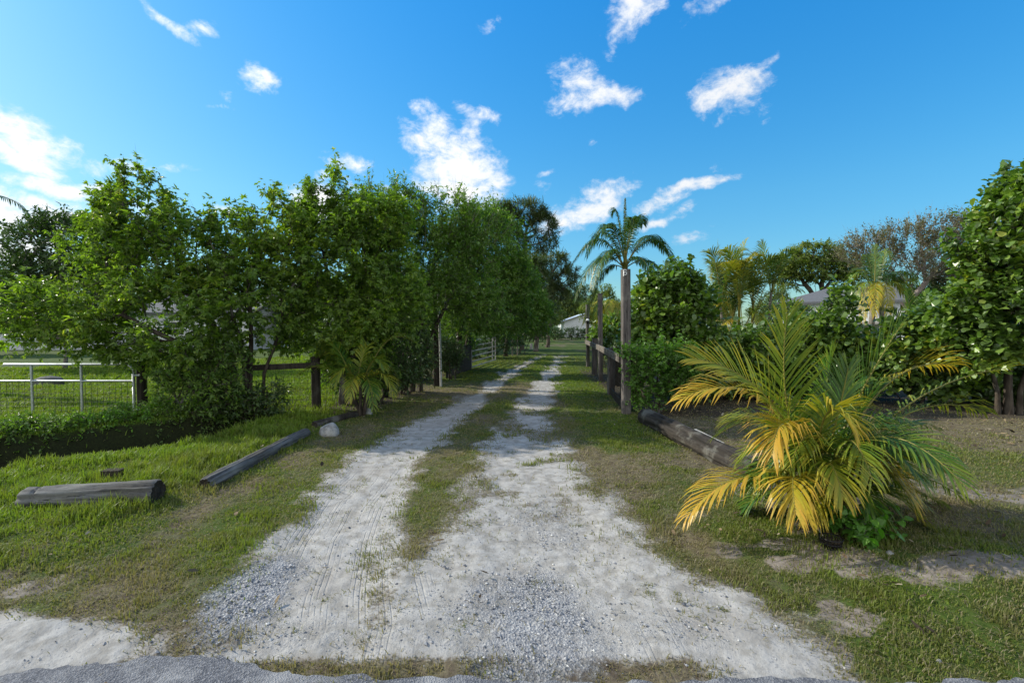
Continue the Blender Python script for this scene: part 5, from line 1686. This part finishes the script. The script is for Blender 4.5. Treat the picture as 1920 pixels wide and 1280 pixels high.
CL = [  # clouds of the photographed sky: direction of the middle, half axes in pixels of 0.067 degrees, slope, weight
    (315, 35, 46, 13, 32, .85), (370, 50, 14, 20, 55, .6), (490, 152, 36, 26, 10, .9), (410, 175, 16, 16, 0, .6), (392, 198, 24, 7, 0, .6), (930, 42, 24, 18, -30, .45), (1195, 12, 62, 40, -35, .8), (1335, 12, 45, 22, -20, .75),
    (1085, 150, 62, 36, 20, .8), (1115, 192, 90, 20, -6, 1.0), (1370, 172, 62, 38, 0, .95), (1425, 135, 40, 12, -48, .75), (1380, 205, 40, 22, 0, .5), (40, 245, 70, 36, 18, 1.1), (20, 285, 70, 17, 20, 1.0), (232, 315, 55, 17, -12, .7), (330, 325, 55, 12, -10, .7),
    (835, 270, 80, 32, 12, 1.05), (862, 335, 84, 56, 0, 1.2), (880, 250, 42, 16, -35, .85), (892, 216, 46, 15, 12, .75), (795, 210, 26, 20, 20, .8), (798, 240, 16, 13, 0, .8), (600, 385, 62, 34, 0, 1.2), (648, 306, 42, 18, 5, .75), (600, 334, 20, 9, 0, .7), (655, 350, 40, 10, 20, .6),
    (1095, 395, 88, 30, -24, 1.05), (1150, 366, 50, 13, -15, .8), (1302, 354, 60, 13, -10, .95), (1238, 386, 58, 11, -10, .85), (1235, 411, 62, 10, -13, .95), (1292, 446, 38, 16, -8, .5), (60, 405, 120, 45, 0, 1.0), (0, 455, 110, 60, 0, 1.15), (100, 350, 70, 20, 5, 1.0), (165, 350, 40, 12, -10, .8),
    (1155, 78, 18, 28, 15, .35), (1445, 216, 30, 14, 0, .35), (425, 392, 34, 12, 0, .8), (1030, 322, 30, 7, -22, .6), (1350, 310, 30, 10, 0, .3), (1020, 350, 20, 12, 30, .45), (740, 365, 40, 14, 0, .6), (250, 395, 90, 20, 0, .7), (1110, 268, 10, 8, 0, .5)]
dens = None
for px, py, rx, ry, rot, wt in CL:
    c = W(px, py, 1.0) - np.array([0, 0, H])
    ln = np.linalg.norm(c)
    c = c / ln
    rt = nrm(np.cross(c, [0, 0, 1.0]))
    upv = np.cross(rt, c)
    # angular size: the wide lens stretches what is far from the middle of the picture
    cosv = 1 / ln
    sxx, syy = F / cosv / np.hypot(1, 0), F / cosv
    a_ = rad(rot)
    e1 = rt * math.cos(a_) - upv * math.sin(a_)
    e2 = rt * math.sin(a_) + upv * math.cos(a_)
    k1 = F * ln / rx * 1.0
    k2 = F * ln / ry * 1.0
    da, db = wdot(e1 * k1 * 1.05), wdot(e2 * k2 * 1.05)
    qd = t.math('MULTIPLY_ADD', db, db, t.math('MULTIPLY', da, da))
    v = t.math('MULTIPLY', t.math('SUBTRACT', 1.0, t.math('MULTIPLY', qd, .5)), wt)
    dens = v if dens is None else t.math('SMOOTH_MAX', dens, v, .15)
sv = t.mapping(gen, (1, 1, 1.5))
fn = t.noise(sv, 17, 10, .66, .35)
fd = t.noise(sv, 46, 6, .65, .3)
nmix = t.math('MULTIPLY_ADD', fd, .35, t.math('MULTIPLY', fn, .85))
cl = t.math('ADD', t.math('MAXIMUM', dens, -1.0), t.math('MULTIPLY', t.math('SUBTRACT', nmix, .60), 2.6))
cov = t.rng(cl, .26, 1.12)
cov = t.math('MULTIPLY', cov, t.math('GREATER_THAN', dens, -.9))
# unseen clouds added behind the camera, brightened to fill in the shaded sides
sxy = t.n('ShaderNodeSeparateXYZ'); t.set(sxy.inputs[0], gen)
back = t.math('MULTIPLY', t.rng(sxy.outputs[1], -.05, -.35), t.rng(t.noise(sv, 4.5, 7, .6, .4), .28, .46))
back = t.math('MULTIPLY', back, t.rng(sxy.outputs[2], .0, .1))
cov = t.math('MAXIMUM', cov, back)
sunward = t.rng(vdot(S), .0, 1.0, 0, 1, False)
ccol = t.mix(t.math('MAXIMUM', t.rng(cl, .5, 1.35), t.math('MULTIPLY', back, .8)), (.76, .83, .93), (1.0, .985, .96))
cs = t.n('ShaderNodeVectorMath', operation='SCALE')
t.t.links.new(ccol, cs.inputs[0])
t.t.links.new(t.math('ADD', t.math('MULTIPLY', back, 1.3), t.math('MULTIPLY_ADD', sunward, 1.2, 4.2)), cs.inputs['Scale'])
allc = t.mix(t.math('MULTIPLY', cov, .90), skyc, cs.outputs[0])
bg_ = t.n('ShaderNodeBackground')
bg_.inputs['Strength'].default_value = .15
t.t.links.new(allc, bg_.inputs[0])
wo = t.n('ShaderNodeOutputWorld')
t.t.links.new(bg_.outputs[0], wo.inputs[0])
w.cycles.sampling_method = 'MANUAL'
w.cycles.sample_map_resolution = 512

SC.view_settings.view_transform = 'Standard'
SC.view_settings.look = 'None'
SC.view_settings.gamma = 1
SC.view_settings.exposure = .70
SC.cycles.max_bounces = 14
SC.cycles.diffuse_bounces = 9
SC.cycles.transmission_bounces = 9
SC.cycles.transparent_max_bounces = 8
SC.cycles.use_denoising = True
